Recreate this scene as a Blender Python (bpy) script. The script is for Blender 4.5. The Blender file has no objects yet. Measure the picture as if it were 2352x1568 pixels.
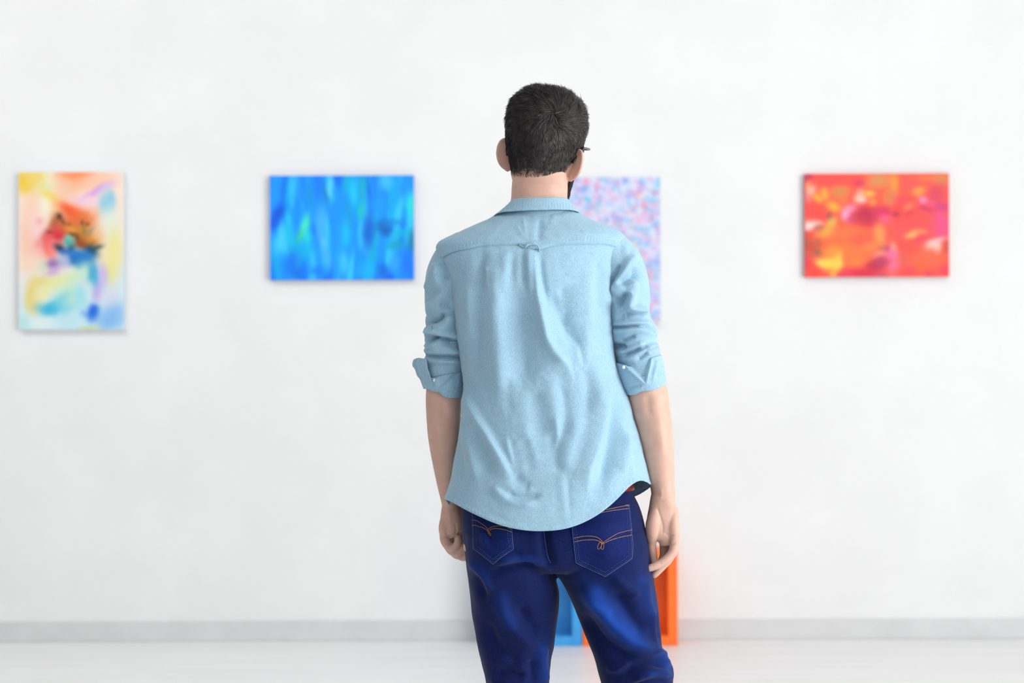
import bpy, bmesh, math, random
import numpy as np
from mathutils import Vector, Matrix
from mathutils.bvhtree import BVHTree

# ---------------------------------------------------------------- camera, light
W, HH = 2352, 1568
LENS = 50.0
F = LENS / 36.0 * W
CAMZ = 1.27
ROLL = math.radians(0.22)
Y0 = 2.80                      # distance of the standing man
YW = 6.066                     # distance of the far wall
scene = bpy.context.scene
COL = scene.collection

cam_d = bpy.data.cameras.new('camera')
cam_d.lens = LENS
cam_d.sensor_width = 36.0
cam_d.dof.use_dof = True
cam_d.dof.focus_distance = 2.74
cam_d.dof.aperture_fstop = 2.9
cam_d.clip_start = 0.05
cam = bpy.data.objects.new('camera', cam_d)
COL.objects.link(cam)
cam.location = (0, 0, CAMZ)
cam.rotation_euler = (Matrix.Rotation(math.radians(90), 3, 'X') @ Matrix.Rotation(-ROLL, 3, 'Z')).to_euler()
scene.camera = cam

world = bpy.data.worlds.new('world')
scene.world = world
world.use_nodes = True
bg = world.node_tree.nodes['Background']
bg.inputs[0].default_value = (0.93, 0.97, 1.0, 1)
bg.inputs[1].default_value = 1.0


def area(name, loc, rot, sx, sy, power, col=(1, 1, 1)):
    d = bpy.data.lights.new(name, 'AREA')
    d.shape = 'RECTANGLE'
    d.size = sx
    d.size_y = sy
    d.energy = power
    d.color = col
    o = bpy.data.objects.new(name, d)
    COL.objects.link(o)
    o.location = loc
    o.rotation_euler = rot
    return o


XR, XL, YB, ZC = 6.0, -5.4, -3.6, 3.5          # right wall, left wall, rear wall, ceiling
WIN_R = [(-3.3, -0.9), (-0.5, 1.9), (3.0, 5.2)]   # window openings in the right wall (y range)
WIN_Z = (0.6, 3.0)
WIN_B = [(-3.4, -1.4), (-0.7, 1.3), (1.7, 3.3)]   # window openings in the rear wall (x range)
ADDED_WASH = [(-3.4, 96), (0.0, 34)]                    # unseen ceiling lamps added to brighten the far wall: x, power
for (a, b), e in zip(WIN_R, (750, 750, 10)):
    area('window_daylight', (XR + 0.16, (a + b) / 2, sum(WIN_Z) / 2), (0, math.radians(90), 0),
         WIN_Z[1] - WIN_Z[0], b - a, e, (0.995, 1.0, 0.995))
for x, e in ADDED_WASH:
    area('added_wall_fill', (x, 4.1, ZC - 0.10), (math.radians(27), 0, 0), 3.0, 0.22, e, (1.0, 0.995, 0.99))
for a, b in WIN_B:
    area('window_daylight', ((a + b) / 2, YB - 0.16, sum(WIN_Z) / 2), (math.radians(90), 0, 0),
         b - a, WIN_Z[1] - WIN_Z[0], 45, (0.97, 0.985, 1.0))

vs = scene.view_settings
vs.view_transform = 'Standard'
vs.look = 'None'
vs.gamma = 1
vs.exposure = -1.67
vs.use_curve_mapping = False

# ---------------------------------------------------------------- maths helpers
RNG = np.random.default_rng(7)
random.seed(7)
CR, SR = math.cos(ROLL), math.sin(ROLL)


def P(px, py, Y=Y0):
    """point at distance Y seen at photo pixel (px, py)"""
    px = np.asarray(px, float)
    py = np.asarray(py, float)
    u = (px - W / 2) / F
    v = (HH / 2 - py) / F
    # camera is rolled: rotate back to the level frame
    x = u * CR + v * SR
    z = -u * SR + v * CR
    Y = np.asarray(Y, float) + 0 * x
    return np.stack([x * Y, Y, CAMZ + z * Y], -1)


def proj(p):
    p = np.asarray(p, float)
    x = p[..., 0] / p[..., 1]
    z = (p[..., 2] - CAMZ) / p[..., 1]
    u = x * CR - z * SR
    v = x * SR + z * CR
    return W / 2 + u * F, HH / 2 - v * F


def cub(x, xs, ys):
    """smooth shape preserving interpolation"""
    xs = np.asarray(xs, float)
    ys = np.asarray(ys, float)
    x = np.clip(np.asarray(x, float), xs[0], xs[-1])
    h = np.diff(xs)
    d = np.diff(ys) / h
    m = np.zeros_like(xs)
    m[0], m[-1] = d[0], d[-1]
    for i in range(1, len(xs) - 1):
        if d[i - 1] * d[i] > 0:
            w1, w2 = 2 * h[i] + h[i - 1], h[i] + 2 * h[i - 1]
            m[i] = (w1 + w2) / (w1 / d[i - 1] + w2 / d[i])
    i = np.clip(np.searchsorted(xs, x, side='right') - 1, 0, len(h) - 1)
    t = (x - xs[i]) / h[i]
    t2, t3 = t * t, t * t * t
    return ((2 * t3 - 3 * t2 + 1) * ys[i] + (t3 - 2 * t2 + t) * h[i] * m[i]
            + (-2 * t3 + 3 * t2) * ys[i + 1] + (t3 - t2) * h[i] * m[i + 1])


def sstep(a, b, x):
    t = np.clip((x - a) / (b - a), 0, 1)
    return t * t * (3 - 2 * t)


def spow(c, p):
    return np.sign(c) * np.abs(c) ** p


def vnoise(p, seed=0):
    """value noise in -1..1"""
    p = np.asarray(p, float)
    i = np.floor(p).astype(np.int64)
    f = p - i
    f = f * f * (3 - 2 * f)

    def h(ix, iy, iz):
        n = (ix * 374761393 + iy * 668265263 + iz * 2147483647 + seed * 144665) & 0xffffffff
        n = ((n ^ (n >> 13)) * 1274126177) & 0xffffffff
        n = (n ^ (n >> 16)) & 0xffff
        return n / 32767.5 - 1
    r = 0
    for a in (0, 1):
        for b in (0, 1):
            for c in (0, 1):
                w = ((f[..., 0] if a else 1 - f[..., 0]) * (f[..., 1] if b else 1 - f[..., 1])
                     * (f[..., 2] if c else 1 - f[..., 2]))
                r = r + w * h(i[..., 0] + a, i[..., 1] + b, i[..., 2] + c)
    return r


def fbm(p, seed=0, o=3):
    r, a = 0, 1.0
    for k in range(o):
        r = r + a * vnoise(np.asarray(p) * 2 ** k, seed + k)
        a *= 0.5
    return r


def crs(pts, n):
    """catmull-rom resampling of a polyline of any dimension"""
    pts = np.asarray(pts, float)
    t = np.linspace(0, len(pts) - 1, n)
    q = np.vstack([2 * pts[0] - pts[1], pts, 2 * pts[-1] - pts[-2]])
    i = np.clip(np.floor(t).astype(int), 0, len(pts) - 2)
    u = (t - i)[:, None]
    p0, p1, p2, p3 = q[i], q[i + 1], q[i + 2], q[i + 3]
    return 0.5 * (2 * p1 + (p2 - p0) * u + (2 * p0 - 5 * p1 + 4 * p2 - p3) * u * u
                  + (3 * p1 - p0 - 3 * p2 + p3) * u ** 3)


FOLD = 1.0


def ridge_disp(u, v, ridges):
    """sum of folds drawn as polylines in back-view coordinates; result in metres"""
    out = np.zeros_like(u)
    for amp, wn, wp, pts in ridges:
        pts = crs(pts, max(2, (len(pts) - 1) * 6 + 1)) if len(pts) > 2 else np.asarray(pts, float)
        seg = np.diff(pts, axis=0)
        ln = np.hypot(seg[:, 0], seg[:, 1])
        cum = np.concatenate([[0], np.cumsum(ln)])
        m = 3 * max(wn, wp)
        lo, hi = pts.min(0) - m, pts.max(0) + m
        sel = np.where((u > lo[0]) & (u < hi[0]) & (v > lo[1]) & (v < hi[1]))
        if len(sel[0]) == 0:
            continue
        uu, vv = u[sel], v[sel]
        best = np.full(uu.shape, 1e9)
        side = np.zeros_like(uu)
        par = np.zeros_like(uu)
        for k in range(len(seg)):
            ax, ay = pts[k]
            dx, dy = seg[k]
            t = np.clip(((uu - ax) * dx + (vv - ay) * dy) / (ln[k] ** 2 + 1e-9), 0, 1)
            qx, qy = uu - ax - t * dx, vv - ay - t * dy
            d = np.hypot(qx, qy)
            c = d < best
            best = np.where(c, d, best)
            side = np.where(c, dx * qy - dy * qx, side)
            par = np.where(c, (cum[k] + t * ln[k]) / cum[-1], par)
        w = np.where(side > 0, wp, wn)
        tap = sstep(0, 0.22, par) * sstep(1, 0.78, par) * 0.85 + 0.15
        out[sel] += FOLD * np.clip(0.8 + (wn + wp) / 20, 1.2, 2.3) * amp * 0.001 * np.exp(-(best / w) ** 2) * tap
    return out


# ---------------------------------------------------------------- mesh helpers
def mesh_obj(name, verts, faces, mat, parent=None, smooth=True, base=None, recalc=False):
    me = bpy.data.meshes.new(name)
    v = np.asarray(verts, float)
    if base is not None:
        v = v - np.asarray(base)
    me.from_pydata(v.tolist(), [], [list(map(int, f)) for f in faces])
    if recalc:
        bm = bmesh.new()
        bm.from_mesh(me)
        bmesh.ops.recalc_face_normals(bm, faces=bm.faces)
        bm.to_mesh(me)
        bm.free()
    if smooth:
        me.polygons.foreach_set('use_smooth', [True] * len(me.polygons))
    me.update()
    if mat is not None:
        me.materials.append(mat)
    o = bpy.data.objects.new(name, me)
    COL.objects.link(o)
    if parent is not None:
        o.parent = parent
    return o


def grid_faces(n, m, closed=True, off=0):
    """n rows, m columns; closed wraps columns"""
    i = np.arange(n - 1)[:, None]
    j = np.arange(m if closed else m - 1)[None, :]
    a = i * m + j
    b = i * m + (j + 1) % m
    return (np.stack([a, b, b + m, a + m], -1).reshape(-1, 4) + off)


def loft(rings, cap=True):
    """rings: (n, m, 3); returns verts, faces (list)"""
    r = np.asarray(rings, float)
    n, m = r.shape[:2]
    v = r.reshape(-1, 3)
    f = grid_faces(n, m).tolist()
    if cap:
        v = np.vstack([v, r[0].mean(0), r[-1].mean(0)])
        for j in range(m):
            f.append([n * m, (j + 1) % m, j])
            f.append([n * m + 1, (n - 1) * m + j, (n - 1) * m + (j + 1) % m])
    return v, f


class Bag:
    def __init__(self):
        self.v, self.f, self.n = [], [], 0

    def add(self, vf):
        v, f = vf
        self.v.append(np.asarray(v, float))
        self.f += [[i + self.n for i in q] for q in f]
        self.n += len(v)
        return self

    def get(self):
        return np.vstack(self.v), self.f


def tube(pts, radii, m=12, flat=None, caps=True):
    """round tapered tube with rounded ends through 3d points"""
    pts = np.asarray(pts, float)
    radii = np.asarray(radii, float) * np.ones(len(pts))
    t = np.gradient(pts, axis=0)
    t /= np.linalg.norm(t, axis=1)[:, None] + 1e-12
    if caps:
        r0, r1 = radii[0], radii[-1]
        pre = [(pts[0] - t[0] * r0 * math.sin(a), r0 * math.cos(a)) for a in (1.35, 0.95, 0.5)]
        post = [(pts[-1] + t[-1] * r1 * math.sin(a), r1 * math.cos(a)) for a in (0.5, 0.95, 1.35)]
        pts = np.vstack([[q[0] for q in pre], pts, [q[0] for q in post]])
        radii = np.concatenate([[q[1] for q in pre], radii, [q[1] for q in post]])
        t = np.vstack([[t[0]] * 3, t, [t[-1]] * 3])
    ref = np.array([0, 1, 0.0]) if abs(t[0][1]) < 0.8 else np.array([1.0, 0, 0])
    rings = []
    a = np.linspace(0, 2 * math.pi, m, endpoint=False)
    n = np.cross(t[0], ref)
    for i in range(len(pts)):
        n = n - t[i] * np.dot(n, t[i])
        n /= np.linalg.norm(n) + 1e-12
        b = np.cross(t[i], n)
        rings.append(pts[i] + radii[i] * (np.cos(a)[:, None] * n + np.sin(a)[:, None] * b))
    return loft(rings)


def ellipsoid(c, r, rot=None, n=14, m=20):
    th = np.linspace(0.02, math.pi - 0.02, n)
    a = np.linspace(0, 2 * math.pi, m, endpoint=False)
    p = np.stack([np.sin(th)[:, None] * np.cos(a), np.sin(th)[:, None] * np.sin(a),
                  np.cos(th)[:, None] + 0 * a], -1) * np.asarray(r)
    if rot is not None:
        p = p @ np.asarray(rot).T
    return loft(p + np.asarray(c))


def box_vf(x0, x1, y0, y1, z0, z1):
    v = [(x, y, z) for x in (x0, x1) for y in (y0, y1) for z in (z0, z1)]
    f = [[0, 1, 3, 2], [4, 6, 7, 5], [0, 4, 5, 1], [2, 3, 7, 6], [0, 2, 6, 4], [1, 5, 7, 3]]
    return v, f


def box(name, x0, x1, y0, y1, z0, z1, mat, parent=None, base=None, bevel=0.0):
    v, f = box_vf(x0, x1, y0, y1, z0, z1)
    o = mesh_obj(name, v, f, mat, parent, smooth=False, base=base, recalc=True)
    if bevel:
        b = o.modifiers.new('bevel', 'BEVEL')
        b.width = bevel
        b.segments = 2
    return o


def remesh(vf, voxel, smooth_it=4, fac=0.5):
    """union of overlapping closed shells as one continuous surface (numpy verts, faces)"""
    v, f = vf
    o = mesh_obj('temp', v, f, None, recalc=False)
    r = o.modifiers.new('r', 'REMESH')
    r.mode = 'VOXEL'
    r.voxel_size = voxel
    r.adaptivity = 0
    if smooth_it:
        s = o.modifiers.new('s', 'SMOOTH')
        s.factor = fac
        s.iterations = smooth_it
    dg = bpy.context.evaluated_depsgraph_get()
    me = bpy.data.meshes.new_from_object(o.evaluated_get(dg))
    nv = len(me.vertices)
    vv = np.empty(nv * 3)
    me.vertices.foreach_get('co', vv)
    nn = np.empty(nv * 3)
    me.vertices.foreach_get('normal', nn)
    ff = [list(p.vertices) for p in me.polygons]
    old = o.data
    bpy.data.objects.remove(o)
    bpy.data.meshes.remove(old)
    bpy.data.meshes.remove(me)
    return vv.reshape(-1, 3), nn.reshape(-1, 3), ff


def grid_normals(g, closed=True):
    """normals of a (n, m, 3) grid"""
    if closed:
        dj = np.roll(g, -1, 1) - np.roll(g, 1, 1)
    else:
        dj = np.gradient(g, axis=1)
    di = np.gradient(g, axis=0)
    n = np.cross(di, dj)
    return n / (np.linalg.norm(n, axis=-1, keepdims=True) + 1e-12)


def solidify(o, t, offset=-1.0):
    s = o.modifiers.new('solidify', 'SOLIDIFY')
    s.thickness = t
    s.offset = offset
    return o


def tag(o, label=None, cat=None, group=None, kind=None):
    if label:
        o['label'] = label
    if cat:
        o['category'] = cat
    if group:
        o['group'] = group
    if kind:
        o['kind'] = kind
    return o


# ---------------------------------------------------------------- materials
def lin(c):
    c = np.asarray(c, float) / 255.0
    return np.where(c <= 0.04045, c / 12.92, ((c + 0.055) / 1.055) ** 2.4)


def rgba(c):
    return tuple(float(q) for q in lin(c)) + (1.0,)


def new_mat(name, col, rough=0.6, spec=0.4):
    m = bpy.data.materials.new(name)
    m.use_nodes = True
    b = m.node_tree.nodes['Principled BSDF']
    b.inputs['Base Color'].default_value = rgba(col)
    b.inputs['Roughness'].default_value = rough
    b.inputs['Specular IOR Level'].default_value = spec
    return m, m.node_tree, b


def noise_col(nt, b, cols, scale, detail=3, stretch=(1, 1, 1), rot=(0, 0, 0), lo=0.35, hi=0.65, bump=0.0, bdist=0.001):
    N, L = nt.nodes, nt.links
    tc = N.new('ShaderNodeTexCoord')
    mp = N.new('ShaderNodeMapping')
    mp.inputs['Scale'].default_value = stretch
    mp.inputs['Rotation'].default_value = rot
    L.new(tc.outputs['Object'], mp.inputs[0])
    no = N.new('ShaderNodeTexNoise')
    no.inputs['Scale'].default_value = scale
    no.inputs['Detail'].default_value = detail
    L.new(mp.outputs[0], no.inputs['Vector'])
    cr = N.new('ShaderNodeValToRGB')
    cr.color_ramp.elements[0].position = lo
    cr.color_ramp.elements[1].position = hi
    cr.color_ramp.elements[0].color = rgba(cols[0])
    cr.color_ramp.elements[1].color = rgba(cols[1])
    L.new(no.outputs['Fac'], cr.inputs[0])
    L.new(cr.outputs[0], b.inputs['Base Color'])
    if bump:
        bp = N.new('ShaderNodeBump')
        bp.inputs['Strength'].default_value = bump
        bp.inputs['Distance'].default_value = bdist
        L.new(no.outputs['Fac'], bp.inputs['Height'])
        L.new(bp.outputs[0], b.inputs['Normal'])
    return no, cr


def M_wall():
    m, nt, b = new_mat('white_wall_paint', (246, 246, 246), 0.85, 0.2)
    noise_col(nt, b, ((234, 234, 234), (238, 238, 238)), 3.0, 4, bump=0.05, bdist=0.001)
    return m


def M_floor():
    m, nt, b = new_mat('pale_grey_floor', (226, 226, 226), 0.38, 0.4)
    noise_col(nt, b, ((232, 232, 232), (240, 240, 240)), 5.0, 5, stretch=(0.25, 4, 1))
    return m


def M_plain(name, col, rough=0.6, spec=0.4, var=6, scale=40):
    m, nt, b = new_mat(name, col, rough, spec)
    c = np.asarray(col)
    noise_col(nt, b, (np.clip(c - var, 0, 255), np.clip(c + var, 0, 255)), scale, 3)
    return m


def M_cloth(name, dark, light, scale, rough=0.9, sheen=0.25, bump=0.25):
    m, nt, b = new_mat(name, dark, rough, 0.15)
    noise_col(nt, b, (dark, light), scale, 2.0, stretch=(1.0, 1.0, 0.8), rot=(0, 0.6, 0), lo=0.30, hi=0.72,
              bump=bump, bdist=0.0006)
    b.inputs['Sheen Weight'].default_value = sheen
    b.inputs['Sheen Roughness'].default_value = 0.5
    return m


def M_skin():
    m, nt, b = new_mat('skin', (220, 172, 152), 0.5, 0.35)
    noise_col(nt, b, ((206, 164, 146), (217, 179, 163)), 45, 3, lo=0.25, hi=0.75, bump=0.12, bdist=0.0008)
    b.inputs['Subsurface Weight'].default_value = 0.12
    b.inputs['Subsurface Radius'].default_value = (0.010, 0.004, 0.002)
    b.inputs['Subsurface Scale'].default_value = 1.0
    return m


def M_hair(name, dark, light, rough=0.4):
    m, nt, b = new_mat(name, dark, rough, 0.5)
    N, L = nt.nodes, nt.links
    g = N.new('ShaderNodeNewGeometry')
    cr = N.new('ShaderNodeValToRGB')
    cr.color_ramp.elements[0].color = rgba(dark)
    cr.color_ramp.elements[1].color = rgba(light)
    cr.color_ramp.elements[0].position = 0.2
    tc = N.new('ShaderNodeTexCoord')
    no = N.new('ShaderNodeTexNoise')
    no.inputs['Scale'].default_value = 85
    no.inputs['Detail'].default_value = 2
    L.new(tc.outputs['Object'], no.inputs['Vector'])
    ma = N.new('ShaderNodeMath')
    ma.operation = 'MULTIPLY'
    L.new(g.outputs['Random Per Island'], ma.inputs[0])
    L.new(no.outputs['Fac'], ma.inputs[1])
    mb = N.new('ShaderNodeMath')
    mb.operation = 'MULTIPLY'
    mb.inputs[1].default_value = 1.35
    L.new(ma.outputs[0], mb.inputs[0])
    L.new(mb.outputs[0], cr.inputs[0])
    L.new(cr.outputs[0], b.inputs['Base Color'])
    return m


def M_paint(name):
    m, nt, b = new_mat(name, (200, 200, 200), 0.55, 0.3)
    a = nt.nodes.new('ShaderNodeVertexColor')
    a.layer_name = 'paint'
    nt.links.new(a.outputs[0], b.inputs['Base Color'])
    no = nt.nodes.new('ShaderNodeTexNoise')
    no.inputs['Scale'].default_value = 90
    bp = nt.nodes.new('ShaderNodeBump')
    bp.inputs['Strength'].default_value = 0.2
    bp.inputs['Distance'].default_value = 0.001
    nt.links.new(no.outputs['Fac'], bp.inputs['Height'])
    nt.links.new(bp.outputs[0], b.inputs['Normal'])
    return m


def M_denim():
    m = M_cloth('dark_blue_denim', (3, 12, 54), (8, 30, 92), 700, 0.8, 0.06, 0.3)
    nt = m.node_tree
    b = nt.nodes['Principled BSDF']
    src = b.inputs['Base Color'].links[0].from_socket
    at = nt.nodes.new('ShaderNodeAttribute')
    at.attribute_name = 'wear_highlight'
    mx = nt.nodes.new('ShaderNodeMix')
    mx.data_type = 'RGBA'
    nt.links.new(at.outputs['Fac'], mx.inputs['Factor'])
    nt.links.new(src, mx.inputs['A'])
    mx.inputs['B'].default_value = rgba((26, 84, 190))  # lighter blue for worn denim and painted-in fold highlights
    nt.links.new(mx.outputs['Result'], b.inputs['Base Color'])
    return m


MAT = dict(
    wall=M_wall(), floor=M_floor(),
    greywall=M_plain('grey_wall_paint', (138, 138, 140), 0.85, 0.2, 2, 3),  # unseen left and rear walls, made grey to deepen shading on the man
    ceiling=M_plain('white_ceiling_paint', (245, 245, 245), 0.9, 0.2, 2, 3),
    base=M_plain('grey_baseboard', (214, 214, 215), 0.5, 0.4, 3, 8),
    winframe=M_plain('white_window_frame', (240, 240, 240), 0.4, 0.5, 2, 10),
    shirt=M_cloth('pale_blue_chambray', (138, 177, 200), (168, 202, 221), 620),
    thread=M_cloth('pale_thread', (168, 200, 218), (190, 216, 230), 900, bump=0),
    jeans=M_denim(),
    pocket=M_cloth('dark_blue_denim', (4, 16, 68), (9, 36, 106), 700, 0.8, 0.06, 0.3),
    denimedge=M_cloth('worn_denim_edge', (50, 76, 140), (86, 114, 170), 700, 0.9, 0.1, 0),
    gold=M_plain('ochre_thread', (172, 122, 62), 0.6, 0.3, 12, 400),
    bluethread=M_plain('faded_blue_thread', (58, 72, 116), 0.7, 0.3, 12, 500),
    belt=M_plain('red_brown_belt', (112, 24, 14), 0.5, 0.4, 8, 60),
    skin=M_skin(),
    hair=M_hair('dark_hair', (20, 18, 18), (112, 104, 102), 0.4),
    beard=M_hair('dark_beard', (18, 15, 14), (50, 42, 38), 0.5),
    scalp=M_plain('hair_base', (20, 18, 18), 0.9, 0.1, 4, 300),
    glasses=M_plain('black_acetate', (14, 14, 16), 0.25, 0.5, 3, 50),
    shoe=M_plain('brown_leather', (84, 56, 38), 0.5, 0.4, 8, 40),
    sole=M_plain('pale_rubber', (222, 220, 214), 0.7, 0.3, 4, 40),
    stretcher=M_plain('pale_pine', (214, 190, 150), 0.7, 0.3, 10, 30),
    blue=M_plain('blue_lacquer', (64, 160, 226), 0.45, 0.4, 4, 20),
    orange=M_plain('orange_lacquer', (255, 118, 40), 0.45, 0.4, 4, 20),
    lens=None, eye=M_plain('eye_white', (235, 232, 226), 0.2, 0.5, 2, 50),
    iris=M_plain('brown_iris', (60, 40, 26), 0.2, 0.5, 8, 300),
    button=M_plain('pearl_button', (236, 238, 240), 0.25, 0.5, 3, 300),
)
lm, lnt, lb = new_mat('clear_lens', (245, 248, 250), 0.02, 0.5)
lb.inputs['Transmission Weight'].default_value = 1.0
lb.inputs['IOR'].default_value = 1.05
MAT['lens'] = lm

# ---------------------------------------------------------------- the room
def struct(o):
    o['kind'] = 'structure'
    return o


T = 0.15
struct(box('floor', XL, XR, YB, YW, -0.1, 0, MAT['floor']))
ceil = struct(box('ceiling', XL, XR, YB, YW, ZC, ZC + 0.1, MAT['ceiling']))
for x, e in ADDED_WASH:
    # invented housing for the added lamp: a tray open towards the far wall
    bag = Bag()
    for q in ((x - 1.56, x + 1.56, 3.90, 3.93, ZC - .16, ZC), (x - 1.56, x - 1.53, 3.93, 4.2, ZC - .12, ZC),
              (x + 1.53, x + 1.56, 3.93, 4.2, ZC - .12, ZC)):
        bag.add(box_vf(*q))
    mesh_obj('added_lamp_housing', *bag.get(), MAT['winframe'], ceil, smooth=False, recalc=True)
struct(box('wall_back', XL - T, XR + T, YW, YW + T, -0.1, ZC + 0.1, MAT['wall']))


def wall_with_openings(name, axis, a0, a1, lo, hi, openings, z0, z1):
    bag = Bag()
    edges = [a0] + [q for w in openings for q in w] + [a1]

    def put(s, e, za, zb):
        bag.add(box_vf(*((lo, hi, s, e, za, zb) if axis == 'y' else (s, e, lo, hi, za, zb))))
    for i in range(0, len(edges), 2):
        put(edges[i], edges[i + 1], -0.1, ZC + 0.1)
    for s, e in openings:
        put(s, e, -0.1, z0)
        put(s, e, z1, ZC + 0.1)
    v, f = bag.get()
    return struct(mesh_obj(name, v, f, MAT['wall' if name == 'wall_right' else 'greywall'], smooth=False, recalc=True))


wall_with_openings('wall_right', 'y', YB, YW, XR, XR + T, WIN_R, *WIN_Z)
struct(box('wall_left', XL - T, XL, YB, YW, -0.1, ZC + 0.1, MAT['greywall']))
wall_with_openings('wall_rear', 'x', XL - T, XR + T, YB - T, YB, WIN_B, *WIN_Z)
k = 0
for axis, wins in (('y', WIN_R), ('x', WIN_B)):
    for s, e in wins:
        k += 1
        bag = Bag()
        z0, z1 = WIN_Z
        w = 0.05
        for (a, b, c, d) in ((s, s + w, z0, z1), (e - w, e, z0, z1), (s + w, e - w, z0, z0 + w),
                             (s + w, e - w, z1 - w, z1), ((s + e) / 2 - w / 2, (s + e) / 2 + w / 2, z0 + w, z1 - w)):
            if axis == 'y':
                bag.add(box_vf(XR + 0.04, XR + 0.10, a, b, c, d))
            else:
                bag.add(box_vf(a, b, YB - 0.10, YB - 0.04, c, d))
        v, f = bag.get()
        struct(mesh_obj('window_%d' % k, v, f, MAT['winframe'], smooth=False, recalc=True))

BBH = 0.083
struct(box('baseboard_back', XL, XR, YW - 0.014, YW, 0, BBH, MAT['base'], bevel=0.003))
struct(box('baseboard_left', XL, XL + 0.014, YB + 0.014, YW - 0.014, 0, BBH, MAT['base'], bevel=0.003))
struct(box('baseboard_right', XR - 0.014, XR, YB + 0.014, YW - 0.014, 0, BBH, MAT['base'], bevel=0.003))
struct(box('baseboard_rear', XL, XR, YB, YB + 0.014, 0, BBH, MAT['base'], bevel=0.003))

# ---------------------------------------------------------------- boxes on the floor
def open_box(name, px0, px1, depth, mat, label):
    """open display box lying on its side, back against the wall"""
    yf = YW - 0.016 - depth
    x0, x1 = P(px0, 1480, yf)[0], P(px1, 1480, yf)[0]
    s = x1 - x0
    t = 0.040
    root = bpy.data.objects.new(name, None)
    COL.objects.link(root)
    base = ((x0 + x1) / 2, yf + depth / 2, 0)
    root.location = base
    tag(root, label, 'box', 'coloured display boxes against the wall')
    yb = YW - 0.016
    box('side_panel', x0, x0 + t, yf, yb, 0, s, mat, root, base, 0.002)
    box('side_panel', x1 - t, x1, yf, yb, 0, s, mat, root, base, 0.002)
    box('bottom_panel', x0 + t, x1 - t, yf, yb, 0, t, mat, root, base, 0.002)
    box('top_panel', x0 + t, x1 - t, yf, yb, s - t, s, mat, root, base, 0.002)
    box('back_panel', x0 + t, x1 - t, yb - 0.012, yb, t, s - t, mat, root, base)


open_box('display_box', 1119, 1336.5, 0.125, MAT['blue'], 'open blue display box on the floor seen between the legs')
open_box('display_box', 1339, 1557, 0.125, MAT['orange'], 'open orange display box on the floor below the right hand')

# ---------------------------------------------------------------- paintings
def paint_field(u, v, ground, blobs, warp=0.02, seed=0):
    """u, v in 0..1 (left to right, top to bottom); layered dabs of colour, in sRGB"""
    q = np.stack([u * 7, v * 7, 0 * u + seed * 3.3], -1)
    u = u + warp * fbm(q, seed, 3)
    v = v + warp * fbm(q + 11.3, seed + 5, 3)
    c = ground(u, v) if callable(ground) else np.zeros(u.shape + (3,)) + np.asarray(ground, float)
    for (x, y, sx, sy, ang, col, al) in blobs:
        ca, sa = math.cos(math.radians(ang)), math.sin(math.radians(ang))
        dx, dy = u - x, v - y
        a, b = (dx * ca + dy * sa) / sx, (-dx * sa + dy * ca) / sy
        w = al * np.exp(-((a * a + b * b) ** 1.4) * 0.8)
        c = c * (1 - w[..., None]) + np.asarray(col, float) * w[..., None]
    return c


def painting(px0, px1, py0, py1, field, label, skew=0.0, nx=150, thick=0.022, edge=None):
    yf = YW - thick - 0.003
    a, b = P(px0, (py0 + py1) / 2, yf), P((px0 + px1) / 2, py0, yf)
    c, d = P(px1, (py0 + py1) / 2, yf), P((px0 + px1) / 2, py1, yf)
    x0, x1, z1, z0 = a[0], c[0], b[2], d[2]
    w, h = x1 - x0, z1 - z0
    root = bpy.data.objects.new('painting', None)
    COL.objects.link(root)
    base = np.array([(x0 + x1) / 2, YW - 0.003, z0])
    root.location = base
    root.rotation_euler = (0, skew, 0)
    tag(root, label, 'painting', 'canvases hung in a row on the wall')
    ny = int(nx * h / w)
    U, V = np.meshgrid(np.linspace(0, 1, nx), np.linspace(0, 1, ny))
    col = field(U, V)
    front = np.stack([x0 + U * w, np.full_like(U, yf), z1 - V * h], -1)
    # wrap the painted edge round the sides of the stretcher
    ring_idx = ([(0, j) for j in range(nx)] + [(i, nx - 1) for i in range(1, ny)]
                + [(ny - 1, j) for j in range(nx - 2, -1, -1)] + [(i, 0) for i in range(ny - 2, 0, -1)])
    verts = front.reshape(-1, 3)
    cols = col.reshape(-1, 3)
    faces = [list(map(int, q)) for q in grid_faces(ny, nx, False)]
    start = len(verts)
    rv = np.array([front[i, j] for i, j in ring_idx])
    rc = np.array([col[i, j] for i, j in ring_idx])
    if edge is not None:
        rc = rc * 0 + np.asarray(edge, float)
    back = rv.copy()
    back[:, 1] = YW - 0.003
    verts = np.vstack([verts, rv, back])
    cols = np.vstack([cols, rc, rc])
    m = len(ring_idx)
    for i in range(m):
        j = (i + 1) % m
        faces.append([start + i, start + m + i, start + m + j, start + j])
    o = mesh_obj('canvas', verts, faces, M_paint('painted_canvas'), root, smooth=False, base=base, recalc=True)
    at = o.data.color_attributes.new('paint', 'FLOAT_COLOR', 'POINT')
    cc = np.concatenate([lin(np.clip(cols, 0, 255)), np.ones((len(cols), 1))], 1)
    at.data.foreach_set('color', cc.ravel())
    bw = 0.03
    bag = Bag()
    for q in ((x0 + 0.002, x0 + bw, z0 + 0.002, z1 - 0.002), (x1 - bw, x1 - 0.002, z0 + 0.002, z1 - 0.002),
              (x0 + bw, x1 - bw, z0 + 0.002, z0 + bw), (x0 + bw, x1 - bw, z1 - bw, z1 - 0.002)):
        bag.add(box_vf(q[0], q[1], yf + 0.003, YW - 0.003, q[2], q[3]))
    v, f = bag.get()
    mesh_obj('stretcher_frame', v, f, MAT['stretcher'], root, smooth=False, base=base, recalc=True)
    return root


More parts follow.
